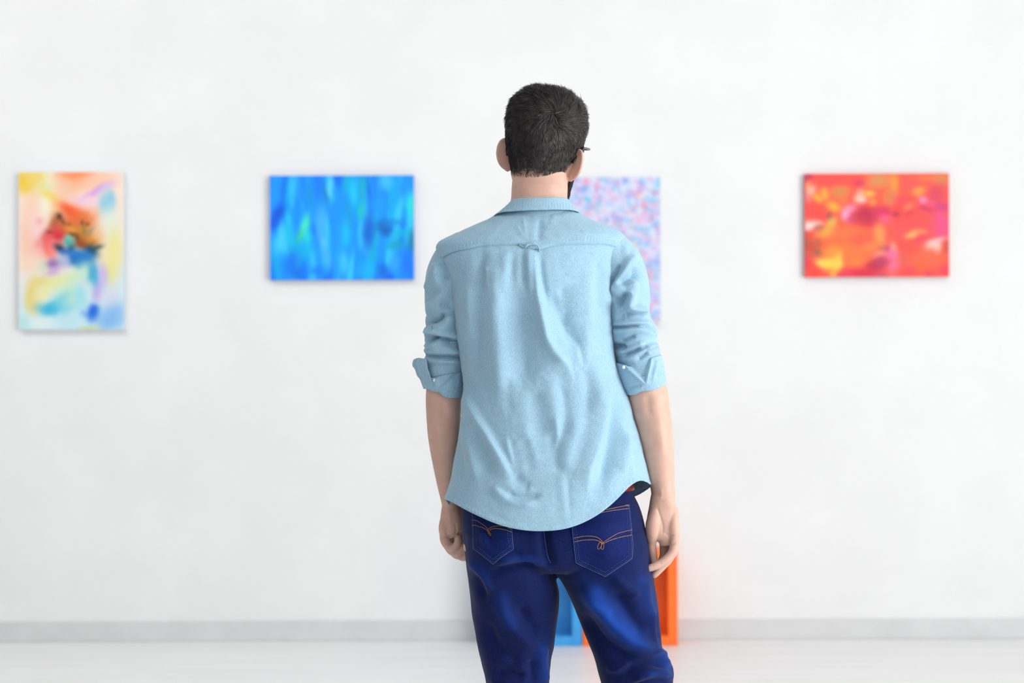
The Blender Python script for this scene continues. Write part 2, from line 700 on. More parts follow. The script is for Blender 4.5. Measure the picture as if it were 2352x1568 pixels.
def cropblobs(rows, x0, x1, y0, y1):
    """dabs measured in an enlarged crop -> canvas fractions"""
    w, h = x1 - x0, y1 - y0
    return [((x - x0) / w, (y - y0) / h, sx / w, sy / h, ang, col, al) for (x, y, sx, sy, ang, col, al) in rows]


# 1: bright canvas with a flower
B1 = [
    (230, 170, 150, 120, 0, (240, 205, 90), 1), (340, 120, 130, 60, 0, (234, 214, 120), .9),
    (190, 190, 50, 60, 0, (238, 200, 60), .8),
    (440, 160, 60, 140, 0, (240, 236, 210), .8), (650, 150, 150, 90, 0, (250, 165, 120), .9),
    (690, 115, 150, 35, -6, (252, 130, 70), .8), (860, 170, 160, 90, 0, (250, 195, 165), .8),
    (580, 280, 110, 120, 0, (245, 195, 160), .8), (820, 275, 130, 28, -18, (214, 150, 222), 1),
    (930, 235, 90, 26, -18, (226, 190, 236), .8), (750, 350, 130, 60, 0, (244, 205, 222), .8),
    (930, 380, 70, 100, 20, (150, 205, 226), 1), (975, 320, 35, 60, 0, (140, 200, 226), .8),
    (380, 240, 90, 50, 0, (226, 226, 160), .7), (430, 320, 70, 40, 15, (240, 210, 90), .9),
    (400, 400, 50, 70, 0, (246, 238, 205), .9), (480, 390, 40, 70, 0, (244, 205, 120), .7),
    (260, 420, 70, 160, 8, (248, 205, 180), .8), (340, 525, 30, 30, 0, (244, 140, 150), .8),
    (300, 600, 80, 120, 0, (248, 205, 205), .8), (220, 700, 60, 150, 0, (246, 196, 170), .8),
    (320, 770, 70, 90, 25, (247, 178, 165), .7), (330, 720, 26, 40, 0, (236, 140, 140), .5),
    (250, 900, 90, 70, 0, (246, 212, 185), .8),
    (980, 560, 90, 130, 0, (226, 238, 222), .8), (990, 800, 80, 200, 10, (236, 228, 150), .9),
    (960, 960, 60, 120, 10, (232, 226, 150), .8), (900, 830, 60, 60, 0, (240, 226, 180), .8),
    (640, 440, 130, 60, 10, (250, 110, 60), 1), (760, 490, 90, 70, 0, (240, 140, 80), .9),
    (590, 420, 60, 40, 0, (246, 90, 50), .8), (820, 450, 40, 50, 0, (248, 190, 165), .6),
    (640, 540, 150, 90, 0, (225, 100, 50), .9), (560, 570, 110, 60, 20, (200, 110, 50), .8),
    (470, 540, 60, 50, -30, (170, 90, 50), .8), (700, 620, 130, 90, 0, (205, 130, 50), .85),
    (760, 700, 90, 70, 0, (190, 110, 40), .9), (820, 690, 60, 50, 0, (225, 140, 60), .8),
    (860, 640, 50, 60, 0, (240, 190, 140), .8), (610, 590, 50, 30, 0, (236, 160, 60), .8),
    (440, 630, 80, 60, -20, (214, 90, 80), .9), (510, 640, 70, 60, 0, (214, 50, 60), 1),
    (420, 720, 55, 100, -12, (236, 96, 96), .9), (455, 790, 50, 70, -15, (248, 130, 120), .9),
    (520, 730, 50, 40, 0, (206, 60, 70), .6),
    (512, 497, 20, 22, 0, (60, 40, 40), .9), (545, 530, 22, 14, 30, (90, 50, 40), .8),
    (715, 540, 14, 24, 0, (70, 40, 30), .8), (770, 545, 18, 16, 0, (80, 45, 30), .7),
    (630, 630, 28, 18, 0, (70, 45, 30), .8), (670, 665, 22, 40, -20, (90, 50, 30), .7),
    (430, 615, 24, 14, 0, (100, 60, 40), .7), (600, 540, 16, 12, 0, (110, 60, 30), .7),
    (735, 600, 14, 50, 10, (110, 120, 50), .7), (790, 610, 40, 14, -30, (110, 140, 120), .7),
    (700, 720, 60, 40, 0, (140, 60, 30), .8), (790, 730, 50, 20, -20, (130, 110, 50), .7),
    (605, 710, 45, 55, 20, (70, 170, 160), 1), (600, 670, 20, 30, 0, (120, 200, 180), .8),
    (530, 770, 50, 35, 20, (25, 60, 80), 1), (620, 780, 40, 40, -30, (20, 50, 70), .8),
    (800, 780, 60, 45, 10, (20, 60, 80), 1), (860, 750, 50, 18, -20, (40, 70, 60), .8),
    (560, 800, 50, 30, -10, (70, 110, 205), .9), (680, 830, 110, 60, 0, (30, 120, 200), 1),
    (770, 840, 70, 60, 0, (35, 120, 195), .9), (700, 910, 90, 50, 25, (40, 140, 210), .9),
    (640, 870, 60, 40, 0, (30, 100, 180), .7), (800, 960, 60, 80, -20, (40, 150, 205), 1),
    (840, 1040, 40, 90, -8, (70, 180, 215), .9), (550, 880, 60, 50, 0, (170, 180, 220), .8),
    (450, 900, 60, 45, 0, (150, 120, 175), 1), (450, 970, 60, 40, -10, (205, 165, 210), .9),
    (370, 930, 45, 60, 0, (215, 220, 190), .8),
    (640, 1020, 150, 70, -25, (205, 232, 200), 1), (740, 980, 40, 60, 20, (200, 234, 215), .9),
    (470, 1070, 130, 60, -15, (226, 230, 160), .9), (350, 1060, 70, 50, 0, (226, 210, 120), .8),
    (270, 1170, 50, 130, 10, (232, 208, 120), .9), (370, 1160, 90, 70, -35, (234, 230, 170), .9),
    (300, 1280, 60, 80, 20, (226, 215, 140), .8), (600, 1180, 110, 100, 0, (205, 234, 205), .9),
    (700, 1190, 60, 110, 10, (150, 220, 232), .8), (900, 1010, 40, 110, -8, (200, 185, 236), .9),
    (855, 1150, 40, 80, 12, (190, 170, 232), .9), (960, 1200, 80, 90, 0, (215, 215, 234), .8),
    (500, 1250, 120, 60, -25, (130, 210, 222), .9), (450, 1300, 110, 50, 5, (60, 180, 215), 1),
    (560, 1290, 90, 60, 0, (120, 210, 226), .7), (360, 1420, 110, 60, 0, (222, 238, 236), .9),
    (600, 1400, 120, 60, 0, (190, 228, 240), .8), (730, 1330, 40, 30, 0, (130, 190, 240), .8),
    (820, 1330, 60, 70, 0, (50, 120, 226), 1), (830, 1300, 35, 40, 0, (30, 100, 220), .8),
    (990, 1350, 110, 90, -20, (135, 185, 240), .9), (960, 1420, 110, 60, 0, (130, 185, 238), .8),
    (780, 1460, 80, 24, 0, (205, 215, 150), .8), (210, 1430, 50, 60, 0, (180, 226, 226), .8),
]
B1 = cropblobs(B1, 160, 1085, 95, 1480)


def ground1(u, v):
    top = np.array([246, 226, 212.])
    bot = np.array([205, 232, 240.])
    t = sstep(0.45, 0.9, v + 0.15 * (u - 0.5))[..., None]
    return top * (1 - t) + bot * t


# 2: blue canvas of vertical strokes
def field2(u, v):
    q = np.stack([u * 16 + 0.5 * np.sin(v * 4 + u * 5), v * 1.9, 0 * u], -1)
    n1 = fbm(q, 21, 3)
    n2 = fbm(q * [0.55, 0.9, 1] + 7.7, 31, 2)
    base = np.array([18, 150, 250.])
    c = np.zeros(u.shape + (3,)) + base
    for n, lo, hi, col, al in ((n1, 0.1, 0.8, (60, 205, 255), .9), (-n1, 0.15, 0.9, (10, 105, 240), .85),
                               (n2, 0.25, 0.9, (10, 190, 225), .7), (-n2, 0.45, 1.0, (20, 130, 225), .6)):
        t = (sstep(lo, hi, n) * al)[..., None]
        c = c * (1 - t) + np.asarray(col, float) * t
    rows = [
        (270, 620, 60, 120, 15, (10, 80, 222), .9), (220, 740, 70, 90, 20, (14, 90, 228), .8),
        (270, 980, 80, 130, 5, (70, 205, 255), .9), (580, 760, 50, 130, 8, (70, 228, 205), 1),
        (515, 900, 35, 90, 8, (66, 214, 160), .9), (600, 920, 50, 90, 0, (30, 220, 226), .8),
        (570, 1060, 100, 110, 0, (10, 190, 235), .7), (750, 320, 70, 220, 0, (20, 130, 252), .9),
        (836, 390, 26, 110, -4, (20, 130, 180), 1), (640, 400, 30, 130, 0, (14, 150, 215), .8),
        (885, 320, 40, 170, -3, (90, 215, 255), .9), (430, 300, 50, 150, 0, (60, 200, 255), .8),
        (760, 760, 70, 220, 0, (80, 185, 255), .8), (810, 990, 40, 80, -8, (100, 205, 255), .8),
        (830, 1150, 60, 140, -8, (80, 180, 255), .8), (1090, 260, 60, 140, 0, (10, 185, 225), .8),
        (1170, 400, 50, 170, 0, (30, 215, 255), .8), (1270, 330, 50, 200, 0, (20, 180, 210), .8),
        (1245, 610, 40, 100, 4, (24, 205, 200), .9), (1110, 650, 40, 220, 0, (10, 160, 222), .8),
        (1530, 250, 90, 110, 0, (80, 195, 255), .8), (1840, 540, 60, 140, 0, (40, 218, 222), 1),
        (1340, 850, 80, 220, 0, (8, 96, 212), .9), (1500, 780, 70, 90, 0, (14, 100, 190), 1),
        (1560, 850, 50, 60, 20, (10, 90, 190), .8), (1700, 870, 110, 50, -15, (10, 180, 226), .9),
        (1680, 1010, 120, 70, 0, (10, 160, 205), .9), (1640, 740, 130, 50, 0, (10, 140, 215), .7),
        (1855, 970, 50, 140, 0, (20, 130, 170), .9), (1800, 1230, 80, 170, 0, (20, 120, 254), .9),
        (1640, 1230, 60, 120, 10, (50, 165, 255), .8), (1500, 1320, 80, 90, -20, (12, 100, 222), .9),
        (1590, 1390, 50, 40, 0, (20, 90, 234), .8), (1300, 1320, 120, 110, 0, (20, 180, 254), .8),
        (1030, 1210, 60, 130, 0, (70, 205, 255), .8), (1060, 880, 60, 160, 0, (20, 205, 252), .7),
        (400, 1230, 80, 170, 10, (12, 115, 240), .8), (470, 1340, 60, 70, 0, (16, 110, 230), .8),
        (720, 1310, 70, 60, 10, (14, 125, 248), .8), (1470, 560, 50, 180, 0, (30, 150, 255), .7),
    ]
    return paint_field(u, v, lambda a, b: c, cropblobs(rows, 155, 1880, 180, 1420), 0.008, 3)


# 3: field of small dots in pink, red, cyan and blue on lavender
def field3(u, v):
    r = np.random.default_rng(11)
    pal = [((232, 150, 190), 4), ((236, 110, 135), 1), ((130, 190, 235), 6), ((96, 205, 228), 3),
           ((140, 160, 230), 5), ((236, 176, 210), 5), ((196, 205, 246), 5), ((226, 200, 236), 4), ((250, 205, 190), 1)]
    cols = [c for c, n in pal for _ in range(n)]
    c = np.zeros(u.shape + (3,)) + np.array([212, 220, 243.])
    asp = 0.66
    for _ in range(1150):
        x, y = r.random(), r.random()
        s = r.uniform(0.011, 0.027)
        e = r.uniform(0.7, 1.4)
        col = np.array(cols[r.integers(len(cols))], float)
        al = r.uniform(0.2, 0.68)
        i0, i1 = np.searchsorted(v[:, 0], [y - 0.1, y + 0.1])
        j0, j1 = np.searchsorted(u[0], [x - 0.15, x + 0.15])
        d = (((u[i0:i1, j0:j1] - x) * asp / s * e) ** 2 + ((v[i0:i1, j0:j1] - y) / s / e) ** 2)
        w = (al * np.exp(-d ** 1.5))[..., None]
        c[i0:i1, j0:j1] = c[i0:i1, j0:j1] * (1 - w) + col * w
    return c


# 4: red and orange canvas
B4 = [
    (1100, 380, 1000, 160, 0, (255, 92, 70), .8), (300, 600, 220, 130, 0, (255, 78, 70), 1),
    (480, 230, 260, 110, 0, (255, 80, 75), 1), (200, 200, 50, 60, 0, (190, 50, 100), .9),
    (215, 300, 45, 60, 0, (255, 150, 90), .9), (250, 360, 55, 70, 20, (250, 180, 160), .9),
    (190, 440, 40, 50, 0, (255, 130, 140), .8), (310, 440, 55, 50, 0, (255, 165, 60), 1),
    (400, 390, 45, 70, 0, (255, 165, 70), 1), (570, 370, 110, 80, 0, (212, 138, 75), 1),
    (480, 540, 100, 55, 35, (255, 170, 60), 1), (620, 470, 50, 40, 0, (255, 130, 70), .7),
    (810, 240, 75, 50, -30, (216, 60, 90), 1), (1040, 220, 150, 90, 0, (216, 142, 85), 1),
    (1220, 260, 50, 110, 0, (240, 158, 60), .9), (1170, 430, 80, 120, 10, (215, 135, 80), .9),
    (1800, 220, 110, 80, 0, (212, 138, 80), .9), (1600, 190, 160, 40, 0, (228, 125, 75), .7),
    (825, 390, 55, 70, 0, (250, 160, 140), .9), (820, 470, 70, 55, 0, (253, 200, 180), 1),
    (930, 390, 65, 50, 0, (255, 178, 80), 1), (960, 500, 40, 35, 0, (255, 160, 70), .9),
    (1420, 260, 120, 90, 0, (255, 88, 85), .9), (1530, 360, 100, 55, -35, (255, 155, 70), 1),
    (1740, 400, 130, 130, 0, (215, 70, 95), .9), (1570, 475, 55, 40, 0, (250, 140, 185), 1),
    (1680, 510, 80, 35, 20, (240, 90, 140), .8), (1330, 470, 130, 60, 0, (240, 70, 90), .7),
    (690, 580, 100, 50, -15, (245, 150, 180), .9), (635, 650, 60, 65, 0, (242, 165, 205), 1),
    (700, 720, 60, 60, 0, (215, 80, 150), .8), (890, 660, 160, 110, 0, (188, 40, 70), 1),
    (840, 720, 130, 80, 0, (196, 46, 78), .8), (1080, 610, 120, 60, -15, (214, 50, 95), 1),
    (1000, 740, 90, 60, 0, (200, 45, 80), .8), (1110, 700, 70, 60, -20, (250, 100, 140), .9),
    (1290, 560, 90, 50, 0, (255, 72, 72), .9), (1390, 550, 60, 45, -40, (255, 125, 85), .9),
    (1250, 630, 60, 45, 0, (168, 40, 72), 1), (1410, 630, 70, 40, -10, (178, 42, 78), .95),
    (1600, 590, 120, 45, 25, (195, 55, 105), .95), (1800, 560, 100, 70, 0, (205, 62, 125), .9),
    (1790, 780, 130, 150, 0, (224, 80, 140), 1), (1740, 700, 70, 60, 0, (236, 80, 145), .8),
    (1450, 740, 260, 130, 0, (255, 80, 80), 1), (1300, 880, 180, 110, 0, (255, 85, 85), .9),
    (1540, 930, 130, 70, 0, (244, 65, 88), .9), (1460, 880, 100, 45, -40, (255, 170, 95), 1),
    (1580, 850, 50, 30, 0, (255, 140, 90), .9), (1690, 1020, 110, 65, -30, (253, 212, 205), 1),
    (1740, 1070, 40, 50, 0, (253, 212, 205), .9), (1800, 950, 90, 30, -20, (252, 190, 200), .8),
    (1850, 1060, 60, 110, 10, (205, 80, 72), 1), (1620, 1180, 230, 130, 0, (255, 102, 72), 1),
    (1560, 1270, 90, 60, 0, (255, 98, 55), .8), (1830, 1310, 90, 70, 0, (226, 62, 85), .9),
    (1320, 1050, 160, 90, 0, (255, 80, 70), .9), (1320, 1200, 70, 110, 0, (222, 92, 80), .9),
    (215, 760, 95, 60, -15, (252, 212, 205), 1), (310, 740, 50, 40, -30, (225, 190, 170), .7),
    (420, 640, 45, 50, 0, (160, 85, 80), .9), (455, 740, 60, 75, 15, (212, 185, 85), 1),
    (400, 840, 110, 60, -35, (222, 180, 75), 1), (310, 800, 60, 40, -45, (180, 90, 85), .7),
    (210, 870, 60, 40, 0, (215, 75, 65), .9), (210, 1000, 70, 90, 0, (180, 80, 62), 1),
    (320, 970, 50, 60, 0, (175, 88, 66), .9), (240, 1040, 60, 50, 0, (205, 74, 58), .9),
    (320, 1090, 50, 50, 0, (138, 92, 72), 1), (210, 1130, 70, 40, 0, (190, 85, 70), .8),
    (650, 940, 260, 170, 0, (255, 118, 65), 1), (800, 940, 150, 60, 0, (255, 88, 75), .8),
    (560, 960, 60, 60, 0, (255, 105, 55), .8), (500, 1080, 130, 70, 0, (255, 152, 55), .9),
    (1040, 880, 70, 130, -5, (255, 155, 85), .9), (940, 1020, 110, 60, -35, (255, 140, 75), .9),
    (780, 1120, 190, 130, 0, (255, 118, 65), .9), (750, 1200, 90, 60, 0, (255, 130, 60), .7),
    (1070, 1040, 70, 45, 0, (205, 105, 85), .9), (1130, 1050, 40, 60, 0, (196, 80, 120), .9),
    (1040, 1130, 70, 45, 10, (230, 142, 125), 1), (1200, 1050, 40, 80, -10, (252, 150, 130), .9),
    (1180, 1130, 70, 60, 0, (232, 112, 165), .9), (1190, 1250, 70, 110, 0, (240, 112, 140), 1),
    (440, 1230, 140, 80, 0, (255, 210, 78), 1), (350, 1240, 50, 40, 0, (255, 222, 100), .9),
    (550, 1220, 50, 110, 0, (255, 204, 80), 1), (510, 1360, 50, 50, 0, (255, 190, 70), 1),
    (260, 1330, 110, 90, 0, (250, 70, 62), .9), (200, 1230, 50, 60, 0, (224, 58, 80), .8),
    (1040, 1230, 110, 60, -20, (185, 60, 100), 1), (960, 1270, 80, 50, 0, (180, 46, 66), .9),
    (850, 1330, 230, 55, -5, (212, 44, 72), 1), (650, 1370, 110, 40, 0, (228, 58, 90), .9),
    (1060, 1360, 70, 40, 0, (200, 80, 110), .8), (1380, 1330, 110, 60, 0, (240, 70, 80), .9),
    (1640, 1360, 70, 40, 0, (225, 58, 85), .8),
]
B4 = cropblobs(B4, 155, 1880, 145, 1390)

painting(42.5, 284, 395, 757, lambda u, v: paint_field(u, v, ground1, B1, 0.014, 1),
         'bright canvas with an orange flower on pastel colours at far left', skew=math.radians(0.2), edge=(205, 225, 238))
painting(620, 950.5, 403, 642.5, field2, 'blue and turquoise canvas of vertical brush strokes', edge=(20, 110, 210))
painting(1288, 1517, 407, 742, field3, 'pale canvas of small pink and blue dabs partly behind the shoulder', nx=130,
         edge=(214, 226, 242))
painting(1849.5, 2180, 398.5, 635.5, lambda u, v: paint_field(u, v, (255, 92, 68), B4, 0.014, 9),
         'red and orange abstract canvas at far right', edge=(200, 40, 70))

# ================================================================ the man
BASE = np.array([P(1300, 784, Y0)[0], Y0, 0.0])
PXM = Y0 / F                                   # metres per pixel at the man

# ---- shirt body: silhouette (px) and depth (m) against the row in the photo
S_ROW = [466, 478, 490, 500, 513, 525, 535, 548, 558, 568, 585, 610, 650, 700, 750, 800, 850, 890, 925, 960, 1000,
         1050, 1100, 1150, 1240]
S_L = [1178, 1160, 1142, 1127, 1100, 1073, 1050, 1024, 1008, 1003, 1007, 1017, 1032, 1039, 1046, 1054, 1061, 1065, 1064,
       1060, 1054, 1045, 1034, 1021, 1004]
S_R = [1302, 1316, 1332, 1349, 1378, 1407, 1424, 1434, 1435, 1433, 1426, 1414, 1402, 1402, 1405, 1409, 1419, 1433, 1447,
       1456, 1468, 1481, 1493, 1500, 1503]
S_BK = [.058, .058, .062, .068, .076, .084, .091, .099, .104, .108, .114, .120, .126, .128, .126, .122, .118, .116, .116,
        .118, .121, .126, .132, .138, .148]
S_FR = [.050, .050, .054, .058, .064, .071, .077, .084, .089, .093, .100, .108, .116, .120, .122, .122, .121, .120, .119,
        .118, .118, .118, .120, .122, .126]
S_YC = [.018, .016, .013, .011, .008, .006, .004, .002, .001, 0, 0, 0, 0, 0, 0, 0, 0, 0, 0, 0, 0, 0, 0, 0, 0]


def shirt_point(row, th, grow=0.0):
    l, r = cub(row, S_ROW, S_L), cub(row, S_ROW, S_R)
    bb, bf, yc = cub(row, S_ROW, S_BK), cub(row, S_ROW, S_FR), cub(row, S_ROW, S_YC)
    c, s = np.cos(th), np.sin(th)
    a = (r - l) / 2 * PXM + grow
    mid = P((l + r) / 2, row, Y0)
    d = np.where(s > 0, bb, bf) + grow
    x = mid[..., 0] + a * spow(c, 0.86)
    y = Y0 + yc - d * spow(s, 0.88)
    return np.stack([x, y, mid[..., 2]], -1)


NT, NR = 460, 470
TH = np.linspace(0, 2 * math.pi, NT, endpoint=False)
# hem: measured row of the hem against its column, back panel and front panel
HB_X = [1018, 1040, 1060, 1100, 1150, 1200, 1240, 1290, 1340, 1380, 1410, 1430, 1445, 1458, 1472, 1500]
HB_Y = [1144, 1154, 1165, 1185, 1206, 1217, 1220, 1216, 1200, 1177, 1152, 1132, 1117, 1107, 1103, 1116]
hem_row = np.full(NT, 1200.0)
for it in range(5):
    p = shirt_point(hem_row, TH)
    u, v = proj(p)
    hb = cub(u, HB_X, HB_Y)
    al = (TH - 2 * math.pi) * (TH > math.pi) + TH * (TH <= math.pi)     # -pi..pi, front is negative
    frt = np.where(np.cos(TH) > 0, 1117 + 32 * sstep(0.0, 0.9, -al), 1145 + 36 * sstep(0, 0.8, math.pi + al))
    cen = sstep(0.7, 1.5, np.abs(al)) * sstep(2.5, 1.6, np.abs(al))
    frt = frt + cen * 30
    want = np.where(np.sin(TH) >= 0, hb, frt)
    # change of row so that the projected hem lies on the wanted row
    hem_row = hem_row + (want - v) * p[:, 1] / Y0
hem_row = np.convolve(np.concatenate([hem_row[-6:], hem_row, hem_row[:6]]), np.ones(13) / 13, 'valid')
top_row = 470 + 26 * sstep(0.2, -0.9, np.sin(TH))
ss = np.linspace(0, 1, NR)
ROWS = top_row[None] + (hem_row - top_row)[None] * ss[:, None]
G = shirt_point(ROWS, TH[None] + 0 * ROWS)

SHIRT_R = [
    # box pleat below the loop
    (3.2, 4, 6, [(1219, 560), (1219, 600), (1221, 640), (1224, 690)]),
    (3.0, 5, 5, [(1211, 566), (1212, 600), (1214, 640), (1217, 680)]),
    (3.0, 4, 5, [(1227, 566), (1228, 600), (1230, 640), (1234, 690)]),
    (-3.0, 8, 6, [(1243, 580), (1243, 620), (1250, 660), (1258, 700), (1266, 720)]),
    (-2.5, 6, 8, [(1200, 575), (1201, 610), (1203, 660)]),
    # long crease from the pleat down to the right
    (4.2, 6, 12, [(1229, 600), (1234, 650), (1240, 700), (1248, 740), (1257, 775), (1275, 805), (1300, 835), (1312, 870)]),
    (5.0, 16, 22, [(1238, 690), (1248, 740), (1262, 790), (1285, 825), (1306, 850)]),
    (-5.5, 18, 16, [(1262, 660), (1280, 710), (1300, 755), (1322, 790), (1334, 812)]),
    (-3.5, 22, 14, [(1290, 650), (1300, 690), (1310, 740)]),
    (3.0, 16, 18, [(1352, 610), (1356, 670), (1360, 730), (1350, 780)]),
    (-3.5, 12, 20, [(1378, 620), (1374, 680), (1384, 740), (1388, 800)]),
    (3.5, 8, 14, [(1396, 600), (1392, 650), (1396, 710)]),
    (1.2, 6, 8, [(1306, 770), (1322, 800), (1332, 840)]), (-1.0, 5, 6, [(1322, 770), (1334, 795), (1340, 840)]),
    (0.9, 5, 7, [(1340, 740), (1350, 790), (1346, 840)]),
    (1.3, 4, 5, [(1296, 628), (1330, 636), (1362, 634)]),
    # left half
    (-6.0, 30, 30, [(1195, 650), (1192, 740), (1200, 830), (1210, 900)]),
    (4.5, 20, 26, [(1130, 590), (1140, 680), (1144, 770), (1150, 860), (1160, 930)]),
    (-3.5, 12, 14, [(1108, 570), (1104, 620), (1110, 680)]),
    (1.6, 3, 5, [(1116, 608), (1120, 640), (1124, 668)]),
    (-3.0, 14, 16, [(1096, 720), (1092, 800), (1096, 860)]),
    (3.5, 12, 16, [(1074, 640), (1080, 720), (1084, 800)]),
    (1.0, 12, 14, [(1100, 575), (1106, 600), (1112, 630)]),
    (-1.5, 9, 9, [(1180, 572), (1176, 610), (1176, 660)]),
    (1.5, 10, 12, [(1164, 572), (1160, 620), (1160, 680)]),
    # drag folds at the lower left
    (5.0, 8, 22, [(1066, 880), (1078, 920), (1096, 955), (1122, 1000), (1142, 1035), (1160, 1070), (1176, 1110)]),
    (-3.0, 16, 18, [(1085, 985), (1110, 1040), (1130, 1090)]),
    (3.5, 12, 14, [(1064, 950), (1074, 1000), (1086, 1055), (1098, 1110)]),
    (-2.5, 10, 12, [(1052, 1010), (1060, 1060), (1070, 1110)]),
    (2.0, 4, 8, [(1163, 1000), (1172, 1040), (1180, 1070)]),
    (-4.0, 9, 9, [(1162, 1128), (1180, 1141), (1205, 1142), (1230, 1138), (1236, 1126)]),
    (3.0, 8, 12, [(1128, 1112), (1150, 1135), (1178, 1150), (1212, 1155), (1236, 1150)]),
    (-2.5, 12, 14, [(1180, 1090), (1200, 1110), (1220, 1116)]),
    # middle
    (-2.2, 22, 22, [(1226, 890), (1236, 950), (1246, 1010)]), (1.6, 16, 20, [(1262, 850), (1272, 930), (1280, 1010)]),
    (-1.6, 13, 12, [(1290, 880), (1298, 950), (1290, 1020)]), (2.2, 5, 8, [(1276, 950), (1280, 1000), (1270, 1040)]),
    (-1.8, 13, 14, [(1268, 990), (1278, 1050), (1286, 1095)]), (-1.5, 12, 12, [(1166, 860), (1166, 910), (1174, 950)]),
    (1.0, 8, 12, [(1286, 1070), (1292, 1120), (1302, 1190)]), (-0.9, 6, 8, [(1304, 1090), (1306, 1130), (1310, 1190)]),
    (1.4, 14, 16, [(1200, 960), (1216, 1010), (1232, 1070)]), (-1.0, 12, 12, [(1204, 1000), (1216, 1050), (1222, 1090)]),
    # right fold turning to the side panel
    (5.5, 10, 34, [(1398, 850), (1396, 900), (1388, 960), (1372, 1020), (1352, 1080), (1345, 1140)]),
    (3.0, 18, 22, [(1330, 940), (1316, 1000), (1300, 1050), (1292, 1090)]),
    (-6.0, 20, 14, [(1416, 880), (1414, 940), (1402, 1010), (1388, 1070), (1374, 1130)]),
    (3.5, 10, 14, [(1440, 990), (1438, 1040), (1430, 1090)]),
    (2.0, 4, 8, [(1426, 960), (1440, 1010), (1450, 1060), (1457, 1100)]),
    (1.6, 14, 14, [(1364, 830), (1372, 880), (1374, 940)]), (-1.5, 12, 12, [(1344, 840), (1350, 900), (1346, 960)]),
    # yoke
    (1.2, 3, 5, [(1202, 500), (1206, 530), (1208, 555)]), (-2.0, 9, 7, [(1240, 505), (1238, 530), (1236, 556)]),
    (0.6, 6, 8, [(1256, 530), (1266, 512), (1276, 496)]), (1.0, 4, 5, [(1186, 520), (1196, 535), (1200, 550)]),
    (1.0, 3, 5, [(1330, 532), (1360, 538), (1392, 541)]), (1.0, 3, 5, [(1300, 525), (1340, 535), (1370, 548)]),
    (1.0, 4, 5, [(1078, 528), (1100, 524), (1118, 517)]), (-0.9, 4, 5, [(1050, 552), (1080, 546), (1110, 538)]),
]


def yoke_line(u):
    return cub(u, [990, 1013, 1040, 1080, 1110, 1180, 1196, 1206, 1236, 1244, 1262, 1290, 1340, 1385, 1410, 1424, 1450],
               [604, 592, 578, 569, 563.5, 561, 562, 567, 572, 571, 565, 560.5, 559, 560, 566, 572, 584])


def fold_grid(g, ridges, amp_noise=0.0008, seed=3, hem=False, closed=True, extra=None):
    n = grid_normals(g, closed)
    if (n[g.shape[0] // 2, :, 1] * 0 + 1).sum() and np.mean(
            np.sum(n * (g - g.mean((0, 1))), -1)) < 0:
        n = -n
    u, v = proj(g)
    face = sstep(-0.05, 0.35, -n[..., 1])
    d = ridge_disp(u, v, ridges) * face
    d = d + amp_noise * fbm(g * 22, seed, 3) + 0.00035 * fbm(g * 110, seed + 9, 2)
    if extra is not None:
        d = d + extra(u, v, face)
    return g + n * d[..., None], n


def shirt_extra(u, v, face):
    yl = yoke_line(u)
    dd = v - yl
    above = sstep(0.8, -0.8, dd)
    puck = np.sin(u * 0.85 + 2 * np.sin(u * 0.05)) * np.exp(-((dd + 8) / 6.0) ** 2) * 0.0005
    e = (above * 0.0020 - 0.0022 * np.exp(-((dd - 1.2) / 1.7) ** 2) + puck) * face
    # hem turned up: a slight roll and puckers on the lowest rows
    s = ss[:, None] + 0 * u
    hemd = (1 - s) * 740
    e = e + 0.0010 * np.exp(-((hemd - 5) / 5) ** 2) + 0.0006 * np.sin(u * 0.8) * np.exp(-((hemd - 6) / 6) ** 2)
    return e


GS, GN = fold_grid(G, SHIRT_R, 0.0012, extra=shirt_extra)

# ================================================================ the body (one continuous surface)
HEAD_C = P(1251, 326, 2.845)
YAW, HROLL, PITCH = math.radians(15), math.radians(9), math.radians(3)
_ry = np.array([[math.cos(YAW), math.sin(YAW), 0], [-math.sin(YAW), math.cos(YAW), 0], [0, 0, 1]])
_rr = np.array([[math.cos(HROLL), 0, math.sin(HROLL)], [0, 1, 0], [-math.sin(HROLL), 0, math.cos(HROLL)]])
_rp = np.array([[1, 0, 0], [0, math.cos(PITCH), -math.sin(PITCH)], [0, math.sin(PITCH), math.cos(PITCH)]])
HROT = _rr @ _ry @ _rp


def hw_(p):
    return np.asarray(p, float) @ HROT.T + HEAD_C


H_Z = [-.120, -.112, -.098, -.080, -.062, -.042, -.022, 0, .028]
H_W = [.022, .036, .049, .055, .0585, .063, .067, .0695, .0710]
H_F = [.084, .090, .092, .091, .091, .091, .091, .090, .092]
H_B = [-.045, -.020, .030, .074, .079, .083, .089, .094, .097]      # distance of the back (negative: in front)
ZTOP = .102


def head_pt(z, a, grow=0.0):
    """a: 0 = right, pi/2 = front"""
    z = np.asarray(z, float)
    t = np.clip((z - .028) / (ZTOP - .028), 0, 1)
    kk = np.where(z > .028, np.maximum(1 - t ** 2.3, 0) ** (1 / 2.3), 1.0)
    zz = np.minimum(z, .028)
    w, f, b = cub(zz, H_Z, H_W) * kk, cub(zz, H_Z, H_F) * kk, cub(zz, H_Z, H_B) * kk
    c, s = np.cos(a), np.sin(a)
    x = w * spow(c, 0.92)
    mid = (f - b) / 2
    half = (f + b) / 2
    y = mid + half * spow(s, 0.95)
    return np.stack([x, y, z + 0 * x], -1)


def head_n(z, a):
    e = 1e-4
    du = head_pt(np.minimum(z + e, ZTOP - 1e-5), a) - head_pt(z - e, a)
    dv = head_pt(z, a + e) - head_pt(z, a - e)
    n = np.cross(dv, du)
    return n / (np.linalg.norm(n, axis=-1, keepdims=True) + 1e-12)


